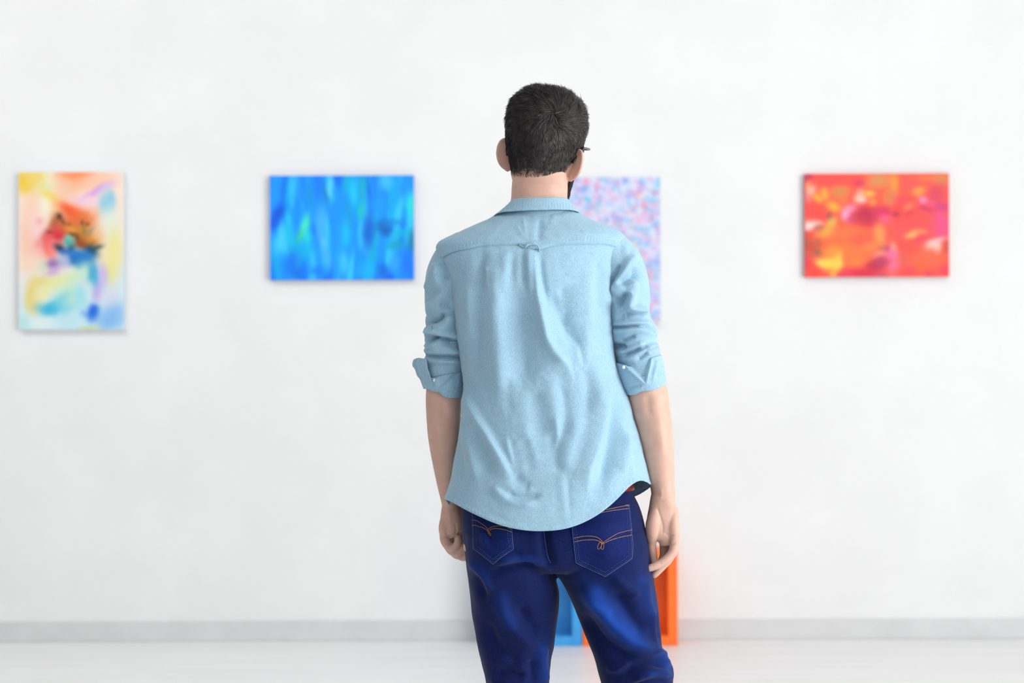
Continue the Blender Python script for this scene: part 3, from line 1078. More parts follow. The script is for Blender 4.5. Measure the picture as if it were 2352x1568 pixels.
body = Bag()
zz = np.concatenate([np.linspace(-.120, .07, 40), ZTOP - (ZTOP - .07) * (1 - np.linspace(0, .995, 22)) ** 1.8])
aa = np.linspace(0, 2 * math.pi, 72, endpoint=False)
body.add(loft([hw_(head_pt(np.full(72, q), aa)) for q in zz]))
# face: brow, nose, lips, chin, cheek bones
body.add(tube(hw_([(-.048, .076, .020), (-.022, .091, .025), (.022, .091, .025), (.048, .076, .020)]), [.008, .010, .010, .008]))
body.add(tube(hw_([(0, .090, .008), (0, .103, -.018), (0, .112, -.034)]), [.007, .010, .0125]))
body.add(ellipsoid(hw_([(.011, .100, -.038)])[0], (.009, .011, .008)))
body.add(ellipsoid(hw_([(-.011, .100, -.038)])[0], (.009, .011, .008)))
body.add(tube(hw_([(-.022, .086, -.064), (0, .096, -.061), (.022, .086, -.064)]), [.003, .006, .003]))
body.add(tube(hw_([(-.020, .086, -.071), (0, .095, -.072), (.020, .086, -.071)]), [.003, .0065, .003]))
body.add(ellipsoid(hw_([(0, .082, -.102)])[0], (.022, .018, .018)))
for s in (-1, 1):
    body.add(ellipsoid(hw_([(s * .044, .062, -.028)])[0], (.020, .022, .018)))


# ears: a thin curved shell with a raised rim and a lobe
def ear(side):
    bag = Bag()
    o = np.array([side * .066, -.008, -.032 if side < 0 else -.037])
    up = np.array([side * .16, -.10, .98])
    out = np.array([side * .80, -.60, 0.0]) if side > 0 else np.array([side * .84, -.54, 0.0])
    up /= np.linalg.norm(up)
    out = out - up * np.dot(out, up)
    out /= np.linalg.norm(out)
    nrm = np.cross(out, up)
    c = o + out * .009
    R = np.stack([out, nrm, up], 1)
    bag.add(ellipsoid(hw_([c])[0], (.017, .0042, .029), HROT @ R))
    rim = []
    for t in np.linspace(-0.9, 4.1, 22):
        a = math.pi / 2 - t + 0.25
        rr = .0165 * (1 - 0.16 * max(0, t - 2.2))
        rim.append(c + out * rr * math.cos(a) + up * .029 * math.sin(a) - nrm * .0005 * side)
    bag.add(tube(hw_(np.array(rim)), .0036, 8))
    bag.add(ellipsoid(hw_([c - up * .026 - out * .003])[0], (.0085, .0048, .010), HROT @ R))
    return bag.get()


body.add(ear(-1))
body.add(ear(1))

# neck
nk = []
for row, l, r, yc, dp in ((352, 1196, 1290, 2.832, .046), (385, 1183, 1298, 2.831, .047), (410, 1177, 1303, 2.827, .051),
                          (430, 1175, 1304, 2.822, .056), (455, 1174, 1303, 2.818, .057), (480, 1168, 1310, 2.812, .062),
                          (505, 1150, 1330, 2.806, .068), (540, 1110, 1370, 2.80, .075)):
    m = P((l + r) / 2, row, yc)
    a = (r - l) / 2 * yc / F
    t = np.linspace(0, 2 * math.pi, 48, endpoint=False)
    nk.append(np.stack([m[0] + a * spow(np.cos(t), .9), yc - dp * spow(np.sin(t), .9), 0 * t + m[2]], -1))
body.add(loft(nk))

# trunk under the shirt
tr = []
t48 = np.linspace(0, 2 * math.pi, 64, endpoint=False)
for row in (515, 530, 545, 560, 580, 620, 680, 750, 820, 890, 960, 1030, 1090, 1150, 1210, 1260):
    q = shirt_point(np.full(64, float(row)), t48)
    c = q.mean(0)
    k = np.interp(row, [515, 560, 700, 900, 1050, 1260], [.86, .88, .90, .86, .80, .76])
    tr.append(np.stack([c[0] + (q[:, 0] - c[0]) * k, Y0 + (q[:, 1] - Y0) * (k - .04), q[:, 2]], -1))
body.add(loft(tr))


# ---- limbs: stations (px, py, depth Y, half width px, half depth m)
def limb_rings(st, m=40, n=None, grow=0.0, ex=1.0):
    st = np.asarray(st, float)
    if n:
        st = crs(st, n)
    c = P(st[:, 0], st[:, 1], st[:, 2])
    t = np.gradient(c, axis=0)
    t /= np.linalg.norm(t, axis=1)[:, None]
    a = np.linspace(0, 2 * math.pi, m, endpoint=False)
    rings = []
    for i in range(len(st)):
        yv = np.array([0, 1.0, 0]) - t[i] * t[i][1]
        yv /= np.linalg.norm(yv)
        xv = np.cross(yv, t[i])
        if xv[0] < 0:
            xv = -xv
        w = st[i, 3] * st[i, 2] / F + grow
        d = st[i, 4] + grow
        rings.append(c[i] + w * spow(np.cos(a), ex)[:, None] * xv - d * spow(np.sin(a), ex)[:, None] * yv)
    return np.array(rings)


YL_, YR_ = 2.845, 2.795
ARM_L = [(1062, 585, 2.81, 40, .045), (1040, 640, 2.82, 36, .038), (1034, 720, 2.83, 33, .038), (1030, 800, 2.84, 33, .036),
         (1023, 850, 2.845, 37, .038), (1019.5, 905, 2.847, 41.5, .041), (1019, 960, 2.852, 39.5, .039),
         (1020, 1010, 2.857, 36, .035), (1023, 1060, 2.862, 30, .030), (1029, 1110, 2.868, 25.5, .026),
         (1034, 1145, 2.87, 22, .023), (1036, 1165, 2.871, 20.5, .023), (1035, 1185, 2.872, 22.5, .023)]
ARM_R = [(1385, 575, 2.80, 40, .045), (1428, 640, 2.80, 36, .038), (1442, 720, 2.80, 33, .038), (1456, 800, 2.80, 33, .036),
         (1472, 850, 2.798, 38, .038), (1486, 900, 2.795, 46.5, .042), (1494, 940, 2.793, 45, .041),
         (1504, 990, 2.79, 41, .038), (1512, 1040, 2.787, 36, .034), (1518, 1085, 2.784, 31.5, .029),
         (1523, 1125, 2.78, 28, .025), (1523, 1150, 2.778, 28, .022), (1521, 1172, 2.776, 32, .021)]
for st in (ARM_L, ARM_R):
    body.add(loft(limb_rings(st, 36, 60)))


def finger(pts, Yh):
    """joints (px, py, depth offset mm, radius mm)"""
    q = np.asarray(pts, float)
    q = np.vstack([q])
    dense = crs(q, (len(q) - 1) * 5 + 1) if len(q) > 2 else q
    c = P(dense[:, 0], dense[:, 1], Yh + dense[:, 2] * .001)
    return tube(c, dense[:, 3] * .001, 14)


# right hand: palm turned to the back and the thigh, fingers curling in
YH = 2.776
body.add(loft(limb_rings([(1523, 1140, YH, 28, .023), (1521.5, 1165, YH, 31, .021), (1522, 1190, YH, 36.5, .019),
                          (1524, 1212, YH, 38, .0175), (1534, 1232, YH, 27, .0165), (1538, 1250, YH, 22, .014)], 32, 24, ex=.85)))
body.add(finger([(1513, 1158, -6, 10), (1505, 1180, -10, 12.5), (1499, 1205, -12, 14), (1497.5, 1226, -9, 12), (1497, 1240, -4, 9.5)], YH))
body.add(finger([(1546, 1170, -4, 10), (1547, 1200, -9, 12), (1547, 1226, -10, 11.5), (1546, 1245, -8, 10)], YH))      # heel of the palm
body.add(finger([(1497, 1232, -2, 9.8), (1497, 1252, 1, 8.8), (1499.5, 1270, 2, 8.3), (1503, 1290, 0, 7.4), (1505, 1297, 0, 6.5)], YH))
body.add(finger([(1549, 1228, -12, 10.5), (1549, 1250, -18, 9.6), (1544, 1270, -22, 9.4), (1528, 1286, -27, 8.4),
                 (1512, 1296, -29, 8.2), (1499, 1302, -30, 7.6), (1491, 1305, -30, 6.9)], YH))
body.add(finger([(1545, 1232, 2, 10), (1546, 1260, -2, 9.4), (1536, 1283, -6, 8.8), (1522, 1299, -8, 8.2), (1510, 1312, -9, 7.6),
                 (1503, 1320, -9, 6.6)], YH))
body.add(finger([(1537, 1238, 14, 10), (1540, 1264, 14, 9.2), (1533, 1284, 12, 8.6), (1521, 1298, 9, 8), (1512, 1306, 7, 7)], YH))
body.add(finger([(1525, 1234, 18, 9.6), (1525, 1258, 22, 8.8), (1524, 1276, 22, 8.2), (1518, 1291, 18, 7.6), (1512, 1298, 15, 6.6)], YH))

# left hand: loose fist, little finger side to the back
YH = 2.872
body.add(loft(limb_rings([(1035.5, 1155, YH, 20, .022), (1037, 1180, YH, 25, .023), (1038, 1203, YH, 28, .024),
                          (1038, 1220, YH, 28, .023), (1042, 1232, YH, 22, .018)], 32, 24, ex=.9)))
body.add(finger([(1021, 1195, -10, 10), (1019.5, 1214, -13, 11), (1022, 1227, -13, 10.5)], YH))
body.add(finger([(1020.5, 1226, -13, 10.2), (1022, 1240, -17, 10), (1030, 1254, -20, 9.2), (1042, 1258, -24, 8.6),
                 (1051, 1248, -27, 8), (1052, 1236, -26, 7.2)], YH))
body.add(finger([(1024, 1228, -2, 10.5), (1028, 1248, -4, 10), (1037, 1264, -8, 9.4), (1050, 1268, -12, 8.6), (1062, 1258, -16, 8), (1064, 1246, -16, 7)], YH))
body.add(finger([(1030, 1230, 10, 10.5), (1036, 1254, 10, 10), (1047, 1272, 6, 9.4), (1060, 1274, 2, 8.6), (1072, 1264, -2, 8), (1074, 1250, -4, 7)], YH))
body.add(finger([(1036, 1230, 22, 10), (1046, 1256, 24, 9.6), (1058, 1276, 22, 9), (1070, 1278, 16, 8.4), (1078, 1268, 10, 7.8)], YH))
body.add(finger([(1046, 1185, 14, 11), (1058, 1205, 18, 11), (1066, 1225, 16, 10), (1068, 1246, 8, 8.6), (1064, 1258, 2, 7.4)], YH))

# ---- jeans silhouette (px rows) reused for the legs of the body
HIP = [(1108, 1078, 1446, .098, .096), (1125, 1071, 1450, .102, .098), (1145, 1065, 1459, .108, .100), (1165, 1061, 1469, .115, .100),
       (1190, 1060, 1477, .122, .100), (1220, 1060, 1483, .128, .100), (1250, 1064, 1488, .128, .100), (1270, 1070, 1488, .122, .096),
       (1288, 1105, 1452, .110, .088), (1301, 1180, 1352, .094, .080)]
LEG_L = [(1215, 1063, 1255, .112, .086), (1260, 1066, 1262, .122, .092), (1300, 1070.5, 1265, .116, .092), (1330, 1075, 1277, .106, .092),
         (1365, 1079, 1284, .098, .092), (1400, 1083, 1283, .092, .092), (1440, 1090, 1278, .088, .092), (1485, 1097, 1272, .083, .092),
         (1520, 1105, 1265, .079, .090), (1568, 1116, 1262, .074, .088), (1650, 1122, 1261, .068, .086), (1800, 1128, 1262, .070, .066),
         (2000, 1138, 1256, .062, .058), (2130, 1140, 1252, .058, .056), (2185, 1136, 1254, .060, .060)]
LEG_R = [(1215, 1275, 1480, .112, .086), (1260, 1274, 1488, .122, .092), (1300, 1270, 1496, .116, .092), (1330, 1287, 1501, .108, .092),
         (1365, 1307, 1506, .100, .092), (1400, 1322, 1511, .094, .092), (1450, 1339, 1516, .088, .092), (1485, 1354, 1517.5, .085, .092),
         (1502, 1361, 1524, .084, .092), (1518, 1366, 1537, .084, .092), (1536, 1371, 1546, .082, .092), (1568, 1380, 1545, .076, .090),
         (1610, 1389, 1538, .072, .088), (1650, 1396, 1534, .068, .086), (1800, 1412, 1540, .070, .066), (2000, 1428, 1543, .062, .058),
         (2130, 1432, 1545, .058, .056), (2185, 1428, 1548, .060, .060)]


def row_loft(st, n, m=72, px=.9, grow=0.0, ycen=Y0):
    st = np.asarray(st, float)
    rows = np.linspace(st[0, 0], st[-1, 0], n)
    t = np.linspace(0, 2 * math.pi, m, endpoint=False)
    out = []
    for r in rows:
        l, rr, b, f = (cub(r, st[:, 0], st[:, k]) for k in (1, 2, 3, 4))
        q = P((l + rr) / 2, r, ycen)
        a = (rr - l) / 2 * PXM + grow
        c, s = np.cos(t), np.sin(t)
        out.append(np.stack([q[0] + a * spow(c, px), ycen - (np.where(s > 0, b, f) + grow) * spow(s, px), 0 * t + q[2]], -1))
    return np.array(out)


body.add(loft(row_loft(HIP, 12, 48, grow=-.016)))
body.add(loft(row_loft(LEG_L, 40, 32, grow=-.020)))
body.add(loft(row_loft(LEG_R, 40, 32, grow=-.020)))
FEET = [(P(1195, 784)[0], 0.06), (P(1488, 784)[0], -0.16)]
for fx, ang in FEET:
    ca, sa = math.cos(ang), math.sin(ang)
    pts = [np.array([fx + q * sa * -1, Y0 + q * ca, z]) for q, z in ((-.05, .05), (0, .06), (.06, .052), (.13, .036), (.17, .03))]
    body.add(tube(pts, [.032, .036, .036, .032, .024], 16))
    body.add(tube([np.array([fx, Y0, .20]), np.array([fx, Y0, .05])], [.038, .036], 16))

bv, bn, bf = remesh(body.get(), 0.0018, 4, 0.5)
SKIN_R = [
    # left hand: creases of the curled fingers, knuckles
    (-1.5, 2.0, 2.0, [(1014, 1232), (1028, 1232), (1044, 1230)]), (-1.4, 2.0, 2.0, [(1018, 1246), (1030, 1247), (1042, 1248)]),
    (-1.2, 1.8, 1.8, [(1030, 1257), (1036, 1250), (1041, 1243)]), (-1.5, 2.2, 2.2, [(1040, 1271), (1048, 1264), (1056, 1255)]),
    (-1.4, 2.0, 2.0, [(1056, 1282), (1062, 1274), (1067, 1268)]), (-1.6, 3.0, 3.0, [(1045, 1200), (1048, 1215), (1046, 1232)]),
    (0.9, 4.0, 4.0, [(1030, 1168), (1033, 1190), (1034, 1212)]), (-0.8, 3, 3, [(1018, 1164), (1036, 1168), (1052, 1172)]),
    # right hand: lines of the palm, wrist, thumb base, finger joints
    (-1.5, 2.4, 2.4, [(1509, 1160), (1514, 1180), (1521, 1200), (1523, 1214), (1519, 1232)]),
    (-1.3, 1.8, 1.8, [(1534, 1234), (1541, 1231), (1549, 1227)]), (-1.4, 2.0, 2.0, [(1536, 1252), (1544, 1249), (1553, 1244)]),
    (-1.0, 2.0, 2.0, [(1524, 1222), (1531, 1226), (1538, 1232)]), (-1.0, 1.8, 1.8, [(1485, 1229), (1492, 1233), (1500, 1235)]),
    (-0.8, 2.4, 2.4, [(1497, 1150), (1512, 1153), (1526, 1151)]), (1.0, 4, 4, [(1518, 1120), (1520, 1145)]),
    (-0.8, 1.5, 1.5, [(1515, 1288), (1519, 1298)]), (-0.8, 1.5, 1.5, [(1498, 1296), (1502, 1309)]),
    # forearms: elbow dimple and muscle lines
    (-1.6, 10, 10, [(1490, 905), (1488, 930), (1494, 960)]), (1.4, 12, 12, [(1508, 930), (1518, 990), (1524, 1050)]),
    (-1.4, 10, 10, [(1010, 912), (1018, 935), (1024, 960)]), (1.2, 10, 10, [(1000, 940), (1006, 1000), (1014, 1060)]),
]
_u, _v = proj(bv)
bv = bv + bn * (ridge_disp(_u, _v, SKIN_R) * sstep(0, .4, -bn[:, 1]) * .8)[:, None]
person = mesh_obj('person', bv, bf, MAT['skin'], base=BASE)
person.location = BASE
tag(person, 'person seen from behind in pale blue shirt and dark jeans looking at paintings', 'person')


def part(name, verts, faces, mat, parent=None, smooth=True, recalc=False):
    return mesh_obj(name, verts, faces, mat, parent or person, smooth, BASE, recalc)


# ---------------------------------------------------------------- shirt
shirt = part('shirt', GS.reshape(-1, 3), grid_faces(NR, NT), MAT['shirt'])
solidify(shirt, 0.0012, 0.0)
shirt['label'] = 'pale blue chambray shirt hanging loose'


def bvh_of(v, f):
    return BVHTree.FromPolygons([tuple(q) for q in np.asarray(v)], [tuple(q) for q in f])


SHIRT_BVH = bvh_of(GS.reshape(-1, 3), grid_faces(NR, NT))
CAMV = Vector((0, 0, CAMZ))


def lay(pts, bvh, off):
    """lay photo points onto the surface they belong to"""
    out = []
    for x, y in pts:
        d = Vector(P(x, y, 1.0)) - CAMV
        d.normalize()
        h = bvh.ray_cast(CAMV, d)
        if h[0] is None:
            if out:
                out.append(out[-1].copy())
            continue
        n = h[1] if h[1].dot(d) < 0 else -h[1]
        out.append(np.array(h[0] + n * off))
    return np.array(out)


def clean_path(p):
    keep = [0]
    for i in range(1, len(p)):
        if np.linalg.norm(p[i] - p[keep[-1]]) > 2e-4:
            keep.append(i)
    return p[keep]


def stitch(bag, pts, bvh, r=.0005, off=.0004, dash=None, step=2.0):
    pts = np.asarray(pts, float)
    ln = np.hypot(*np.diff(pts, axis=0).T).sum()
    d = crs(pts, max(4, int(ln / step))) if len(pts) > 2 else pts[0] + (pts[-1] - pts[0]) * np.linspace(0, 1, max(3, int(ln / step)))[:, None]
    q = clean_path(lay(d, bvh, off))
    if len(q) < 3:
        return
    if dash is None:
        bag.add(tube(q, r, 5, caps=False))
    else:
        on, gap = dash
        i = 0
        while i + on < len(q):
            bag.add(tube(q[i:i + on + 1], r, 5, caps=False))
            i += on + gap


# ---- sleeves
def tab(rows, key, val):
    return cub(rows, key, val)


# outline of the sleeves: stations cx, cy, Y, half width, half depth
SL_L = [(1085, 566, 2.80, 42, .052), (1062, 583, 2.803, 50, .060), (1042, 608, 2.81, 53, .062), (1031, 640, 2.815, 52, .062),
        (1027.5, 675, 2.82, 51, .060), (1028, 710, 2.825, 50, .058), (1028, 725, 2.827, 47, .058), (1027, 738, 2.83, 48.5, .057),
        (1028, 757, 2.832, 45, .056), (1026, 772, 2.835, 49, .056), (1026, 793, 2.838, 47, .054), (1026, 805, 2.84, 49.5, .053),
        (1025, 817, 2.842, 46.5, .052), (1023, 832, 2.844, 47, .051), (1020, 850, 2.845, 45, .050), (1019, 870, 2.846, 43, .047)]
SL_R = [(1362, 556, 2.80, 42, .052), (1387, 573, 2.80, 52, .060), (1412, 600, 2.80, 57, .063), (1427, 632, 2.80, 57, .063),
        (1436, 672, 2.80, 55, .062), (1441, 705, 2.80, 50.5, .060), (1443, 722, 2.80, 48, .059), (1446, 740, 2.80, 50, .058),
        (1452, 760, 2.80, 54, .057), (1456, 772, 2.80, 54.5, .056), (1458, 784, 2.80, 51, .055), (1461, 800, 2.80, 51.5, .054),
        (1464, 815, 2.799, 51.5, .053), (1468, 832, 2.798, 50, .052), (1473, 850, 2.798, 49, .050), (1480, 872, 2.797, 48, .047)]
SLEEVE_L_R = [
    (4.0, 5, 18, [(978, 757), (1000, 749), (1016, 742), (1026, 729), (1030, 712)]),
    (-4.0, 8, 6, [(984, 748), (1002, 741), (1016, 732), (1023, 718)]),
    (3.5, 12, 5, [(978, 766), (1000, 765), (1024, 769), (1046, 773), (1060, 776)]),
    (-4.5, 6, 8, [(982, 772), (1002, 773), (1022, 777), (1046, 782)]),
    (3.0, 5, 10, [(976, 794), (994, 789), (1008, 780), (1016, 772)]),
    (-3.0, 6, 4, [(990, 780), (1004, 776)]),
    (2.5, 7, 9, [(990, 798), (1014, 796), (1036, 801), (1060, 808)]),
    (-3.5, 7, 6, [(978, 815), (1000, 817), (1030, 817), (1062, 819)]),
    (3.0, 6, 8, [(974, 806), (1000, 808), (1030, 809), (1058, 810)]),
    (3.0, 7, 7, [(972, 823), (1000, 826), (1030, 828), (1062, 824)]),
    (2.5, 5, 14, [(979, 706), (996, 694), (1012, 676), (1020, 664)]),
    (-2.5, 10, 6, [(1006, 704), (1024, 702), (1040, 706)]),
    (2.0, 6, 10, [(978, 670), (988, 640), (996, 615)]),
    (-3.0, 10, 10, [(1014, 588), (1022, 620), (1028, 650)]),
    (2.0, 8, 8, [(1000, 600), (1004, 630), (1004, 660)]),
]
SLEEVE_R_R = [
    (-4.5, 8, 7, [(1400, 657), (1410, 638), (1420, 620), (1428, 606)]),
    (3.6, 9, 10, [(1404, 664), (1424, 634), (1440, 608), (1460, 580)]),
    (1.0, 7, 8, [(1436, 560), (1437, 580), (1439, 600)]),
    (-4.0, 10, 12, [(1420, 655), (1438, 644), (1456, 630), (1462, 610)]),
    (4.0, 8, 14, [(1402, 668), (1424, 660), (1446, 654), (1466, 648)]),
    (-5.0, 10, 12, [(1408, 696), (1424, 690), (1436, 680), (1440, 668)]),
    (5.5, 12, 8, [(1448, 665), (1446, 690), (1446, 704), (1456, 713), (1474, 717), (1488, 724)]),
    (-4.0, 5, 10, [(1412, 733), (1428, 724), (1450, 719), (1470, 720), (1484, 724)]),
    (1.2, 6, 8, [(1408, 735), (1424, 727), (1438, 722)]),
    (-4.5, 5, 5, [(1402, 752), (1430, 751), (1450, 749), (1472, 749)]),
    (3.5, 6, 5, [(1404, 744), (1440, 742), (1476, 742), (1500, 748)]),
    (3.0, 5, 8, [(1404, 757), (1430, 758), (1460, 755), (1490, 760), (1508, 768)]),
    (-3.0, 5, 5, [(1478, 754), (1494, 756), (1506, 764)]),
    (-3.5, 5, 6, [(1424, 786), (1442, 777), (1462, 769)]),
    (3.0, 5, 5, [(1434, 788), (1454, 790), (1476, 788)]),
    (-5.0, 6, 6, [(1404, 796), (1424, 795), (1444, 799)]),
    (3.5, 6, 6, [(1420, 812), (1444, 802), (1466, 793), (1484, 786)]),
    (-4.0, 6, 6, [(1428, 818), (1452, 806), (1474, 796)]),
    (3.0, 5, 6, [(1430, 826), (1456, 818), (1480, 804), (1504, 796)]),
    (-4.0, 5, 6, [(1462, 824), (1480, 814), (1490, 807)]),
    (2.5, 5, 6, [(1480, 796), (1500, 794), (1512, 798)]),
]


def make_sleeve(st, ridges, seed):
    ridges = [(q[0] * 1.7,) + tuple(q[1:]) for q in ridges]
    r = limb_rings(st, 220, 300)
    g, n = fold_grid(r, ridges, 0.0016, seed)
    o = part('sleeve', g.reshape(-1, 3), grid_faces(300, 220), MAT['shirt'], shirt)
    solidify(o, 0.0012, 0.0)
    return g


GL = make_sleeve(SL_L, [(q[0] * 1.2,) + tuple(q[1:]) for q in SLEEVE_L_R], 41)
GR = make_sleeve(SL_R, SLEEVE_R_R, 61)


# ---- rolled cuffs
def in_tri(u, v, tri, soft):
    m = np.ones_like(u)
    t = np.asarray(tri, float)
    if np.cross(t[1] - t[0], t[2] - t[0]) < 0:
        t = t[::-1]
    for i in range(3):
        a, b = t[i], t[(i + 1) % 3]
        d = (b - a) / np.linalg.norm(b - a)
        m = m * sstep(-soft, soft, d[0] * (v - a[1]) - d[1] * (u - a[0]))
    return m


def make_cuff(xl, xr, Yc, hd, top, bot, ridges, seed, extra=None):
    m, n = 220, 90
    a = np.linspace(0, 2 * math.pi, m, endpoint=False)
    us = (np.cos(a) + 1) / 2
    rings = []
    # outside from the upper edge to the lower, then the lining back up inside
    prof = [(t, 0.0) for t in np.linspace(0, 1, n - 24)] + [(1.0, -.0016), (0.985, -.0032)] + \
           [(t, -.0045) for t in np.linspace(0.96, 0.45, 22)]
    for t, g in prof:
        l, r = np.interp(t, [0, 1], xl), np.interp(t, [0, 1], xr)
        tb, bb = cub(us, *top), cub(us, *bot)
        row = tb + (bb - tb) * t
        bulge = .004 * math.sin(math.pi * min(t * 1.1, 1)) ** 0.7 + .0015
        w = (r - l) / 2 * Yc / F + g + bulge * 0.5
        y = Yc - (np.interp(t, [0, 1], hd) + g + bulge) * np.sin(a)
        c = P((l + r) / 2 + 0 * row, row, Yc)
        x = c[:, 0] + w * np.cos(a)
        rings.append(np.stack([x, y, c[:, 2]], -1))
    g = np.array(rings)
    nout = n - 24
    outer, _ = fold_grid(g[:nout], ridges, 0.0012, seed, extra=extra)
    g[:nout] = outer
    o = part('cuff', g.reshape(-1, 3), grid_faces(len(prof), m), MAT['shirt'], shirt)
    return o


make_cuff((970, 977), (1069, 1064), 2.846, (.052, .047),
          ([0, .3, .45, .55, .8, 1], [866, 866, 862, 859, 855, 853]),
          ([0, .25, .38, .45, .52, .65, .8, 1], [889, 897, 898, 903, 908, 911, 912, 911]),
          [(2.5, 4, 8, [(1002, 866), (1004, 880), (1002, 894)]), (-2.5, 4, 5, [(1006, 896), (1024, 880), (1044, 862), (1060, 855)]),
           (2.0, 5, 6, [(1004, 892), (1020, 876), (1040, 860)]), (1.2, 3, 4, [(1046, 905), (1052, 885), (1056, 866)]),
           (-2.0, 5, 5, [(984, 872), (990, 884), (996, 892)]), (1.6, 4, 5, [(1010, 905), (1030, 896), (1050, 892)])], 71)


def cuffR_extra(u, v, face):
    return -0.0075 * in_tri(u, v, [(1437, 837), (1494, 818), (1482, 878)], 3.0) * face


make_cuff((1406, 1433), (1519, 1529), 2.797, (.054, .046),
          ([0, .2, .28, .45, .6, .75, .9, 1], [831, 836, 838, 838, 832, 822, 817, 815]),
          ([0, .12, .2, .38, .57, .77, 1], [903, 906, 905, 897, 895, 890, 879]),
          [(2.2, 4, 6, [(1434, 842), (1450, 854), (1468, 867), (1488, 881)]), (2.2, 4, 5, [(1496, 822), (1492, 840), (1486, 862), (1482, 880)]),
           (1.6, 3, 4, [(1510, 820), (1508, 840), (1502, 864), (1499, 880)]), (-1.6, 4, 4, [(1503, 824), (1500, 845), (1494, 868)]),
           (-2.2, 4, 5, [(1440, 893), (1458, 888), (1476, 884)]), (1.8, 4, 5, [(1440, 900), (1460, 894), (1480, 888)]),
           (-1.5, 5, 5, [(1506, 868), (1518, 850), (1522, 836)])], 72, cuffR_extra)

# flap of the left cuff standing off the arm, with its turned edge
fl = []
outer = crs([(952, 826, 2.838), (948, 836, 2.834), (955, 852, 2.836), (963, 868, 2.838), (974, 890, 2.84)], 30)
inner = crs([(979, 820, 2.80), (981, 838, 2.795), (985, 856, 2.794), (992, 874, 2.797), (1000, 894, 2.80)], 30)
for k in range(30):
    a = P(outer[k, 0], outer[k, 1], outer[k, 2])
    b = P(inner[k, 0], inner[k, 1], inner[k, 2])
    row = []
    for t in np.linspace(0, 1, 14):
        q = a * (1 - t) + b * t
        q = q + np.array([0, -.005 * math.sin(math.pi * t) + .007 * math.exp(-((t - .25) / .12) ** 2), .002 * math.sin(k * .6 + t * 5)])
        row.append(q)
    fl.append(row)
o = part('cuff_flap', np.array(fl).reshape(-1, 3), grid_faces(30, 14, False), MAT['shirt'], shirt)
solidify(o, 0.0022, 0.0)


def patch(name, grid_px, bvh, off, mat, parent, thick=0.0014):
    """panel laid on a surface; grid_px (n, m, 2)"""
    g = np.asarray(grid_px, float)
    n, m = g.shape[:2]
    q = lay(g.reshape(-1, 2), bvh, off)
    o = part(name, q, grid_faces(n, m, False), mat, parent)
    solidify(o, thick, 0.0)
    return o


# buttons of the cuffs
for (x, y, Y) in ((998, 873, 2.792), (1432.5, 843, 2.741)):
    c = P(x, y, Y)
    part('button', *ellipsoid(c, (.0030, .0015, .0034)), MAT['button'], shirt)

# ---- collar
def collar_pt(th, hwpx, cx, back, front, row, yoff=0.012):
    c, s = np.cos(th), np.sin(th)
    d = np.where(s > 0, back, front)
    y = Y0 + yoff - d * spow(s, .9)
    q = P(cx + 0 * row, row, y)
    return np.stack([P(cx + 0 * row, row, Y0)[..., 0] + hwpx * PXM * spow(c, .88), y, q[..., 2]], -1)


cth = np.linspace(-math.pi / 2 + 0.10, 3 * math.pi / 2 - 0.10, 260)
sn = np.sin(cth)
ctop = cub(sn, [-1, -.3, .2, .6, 1], [508, 484, 464, 456, 454])
cbot = cub(sn, [-1, -.6, -.1, .15, .45, .75, 1], [560, 535, 506, 499, 490, 484, 482])
cstd = cub(sn, [-1, -.3, .1, .5, 1], [520, 506, 502, 497, 494])
tilt = np.cos(cth)                       # the right side of the collar sits a little higher
ctop, cbot, cstd = ctop - 1.5 * tilt, cbot - 3 * tilt, cstd - 3 * tilt
prof = [(0, 64.5, .0585, .052, cstd), (0, 65, .0595, .053, (cstd + ctop) / 2), (0, 65.5, .0605, .054, ctop + 2),
        (0, 66.5, .0620, .055, ctop + .3), (0, 68.5, .0640, .057, ctop), (0, 71, .0660, .058, ctop + 1.5)]
rows = [collar_pt(cth, hw, 1239, b, f, r) for _, hw, b, f, r in prof]
for t in np.linspace(0.12, 1, 16):
    hw = 71 + (104 - 71) * t ** 1.15
    rows.append(collar_pt(cth, hw, 1239 - 6.5 * t, .0660 + .0150 * t, .058 + .016 * t, ctop + 1.5 + (cbot - ctop - 1.5) * t))
cg = np.array(rows)
cn = grid_normals(cg, False)
cu_, cv_ = proj(cg)
cw = (0.0005 * np.sin(cu_ * .95) * np.exp(-((cv_ - 474) / 7.0) ** 2) + 0.0006 * fbm(cg * 60, 5, 2))
cg = cg + cn * cw[..., None]
o = part('collar', cg.reshape(-1, 3), grid_faces(len(rows), 260, False), MAT['shirt'], shirt)
solidify(o, 0.0016, 0.0)
rows = [collar_pt(cth, 78 + 16 * t, 1236, .0655 + .0075 * t, .06 + .012 * t, cstd - 16 + 18 * t) for t in np.linspace(0, 1, 8)]
o = part('collar_stand', np.array(rows).reshape(-1, 3), grid_faces(8, 260, False), MAT['shirt'], shirt)
solidify(o, 0.0012, 0.0)

# ---- locker loop under the yoke
lp = lay(crs([(1193, 560), (1203, 567), (1214, 563), (1226, 561), (1235, 566), (1238, 573), (1230, 573)], 40), SHIRT_BVH, .0025)
lp[:, 1] -= .0035 * np.sin(np.linspace(0, math.pi, 40))
lg = np.stack([lp + np.array([0, 0, .0024]), lp - np.array([0, 0.0006, .0024])], 0)
o = part('locker_loop', lg.reshape(-1, 3), grid_faces(2, 40, False), MAT['shirt'], shirt)
solidify(o, 0.0016, 0.0)

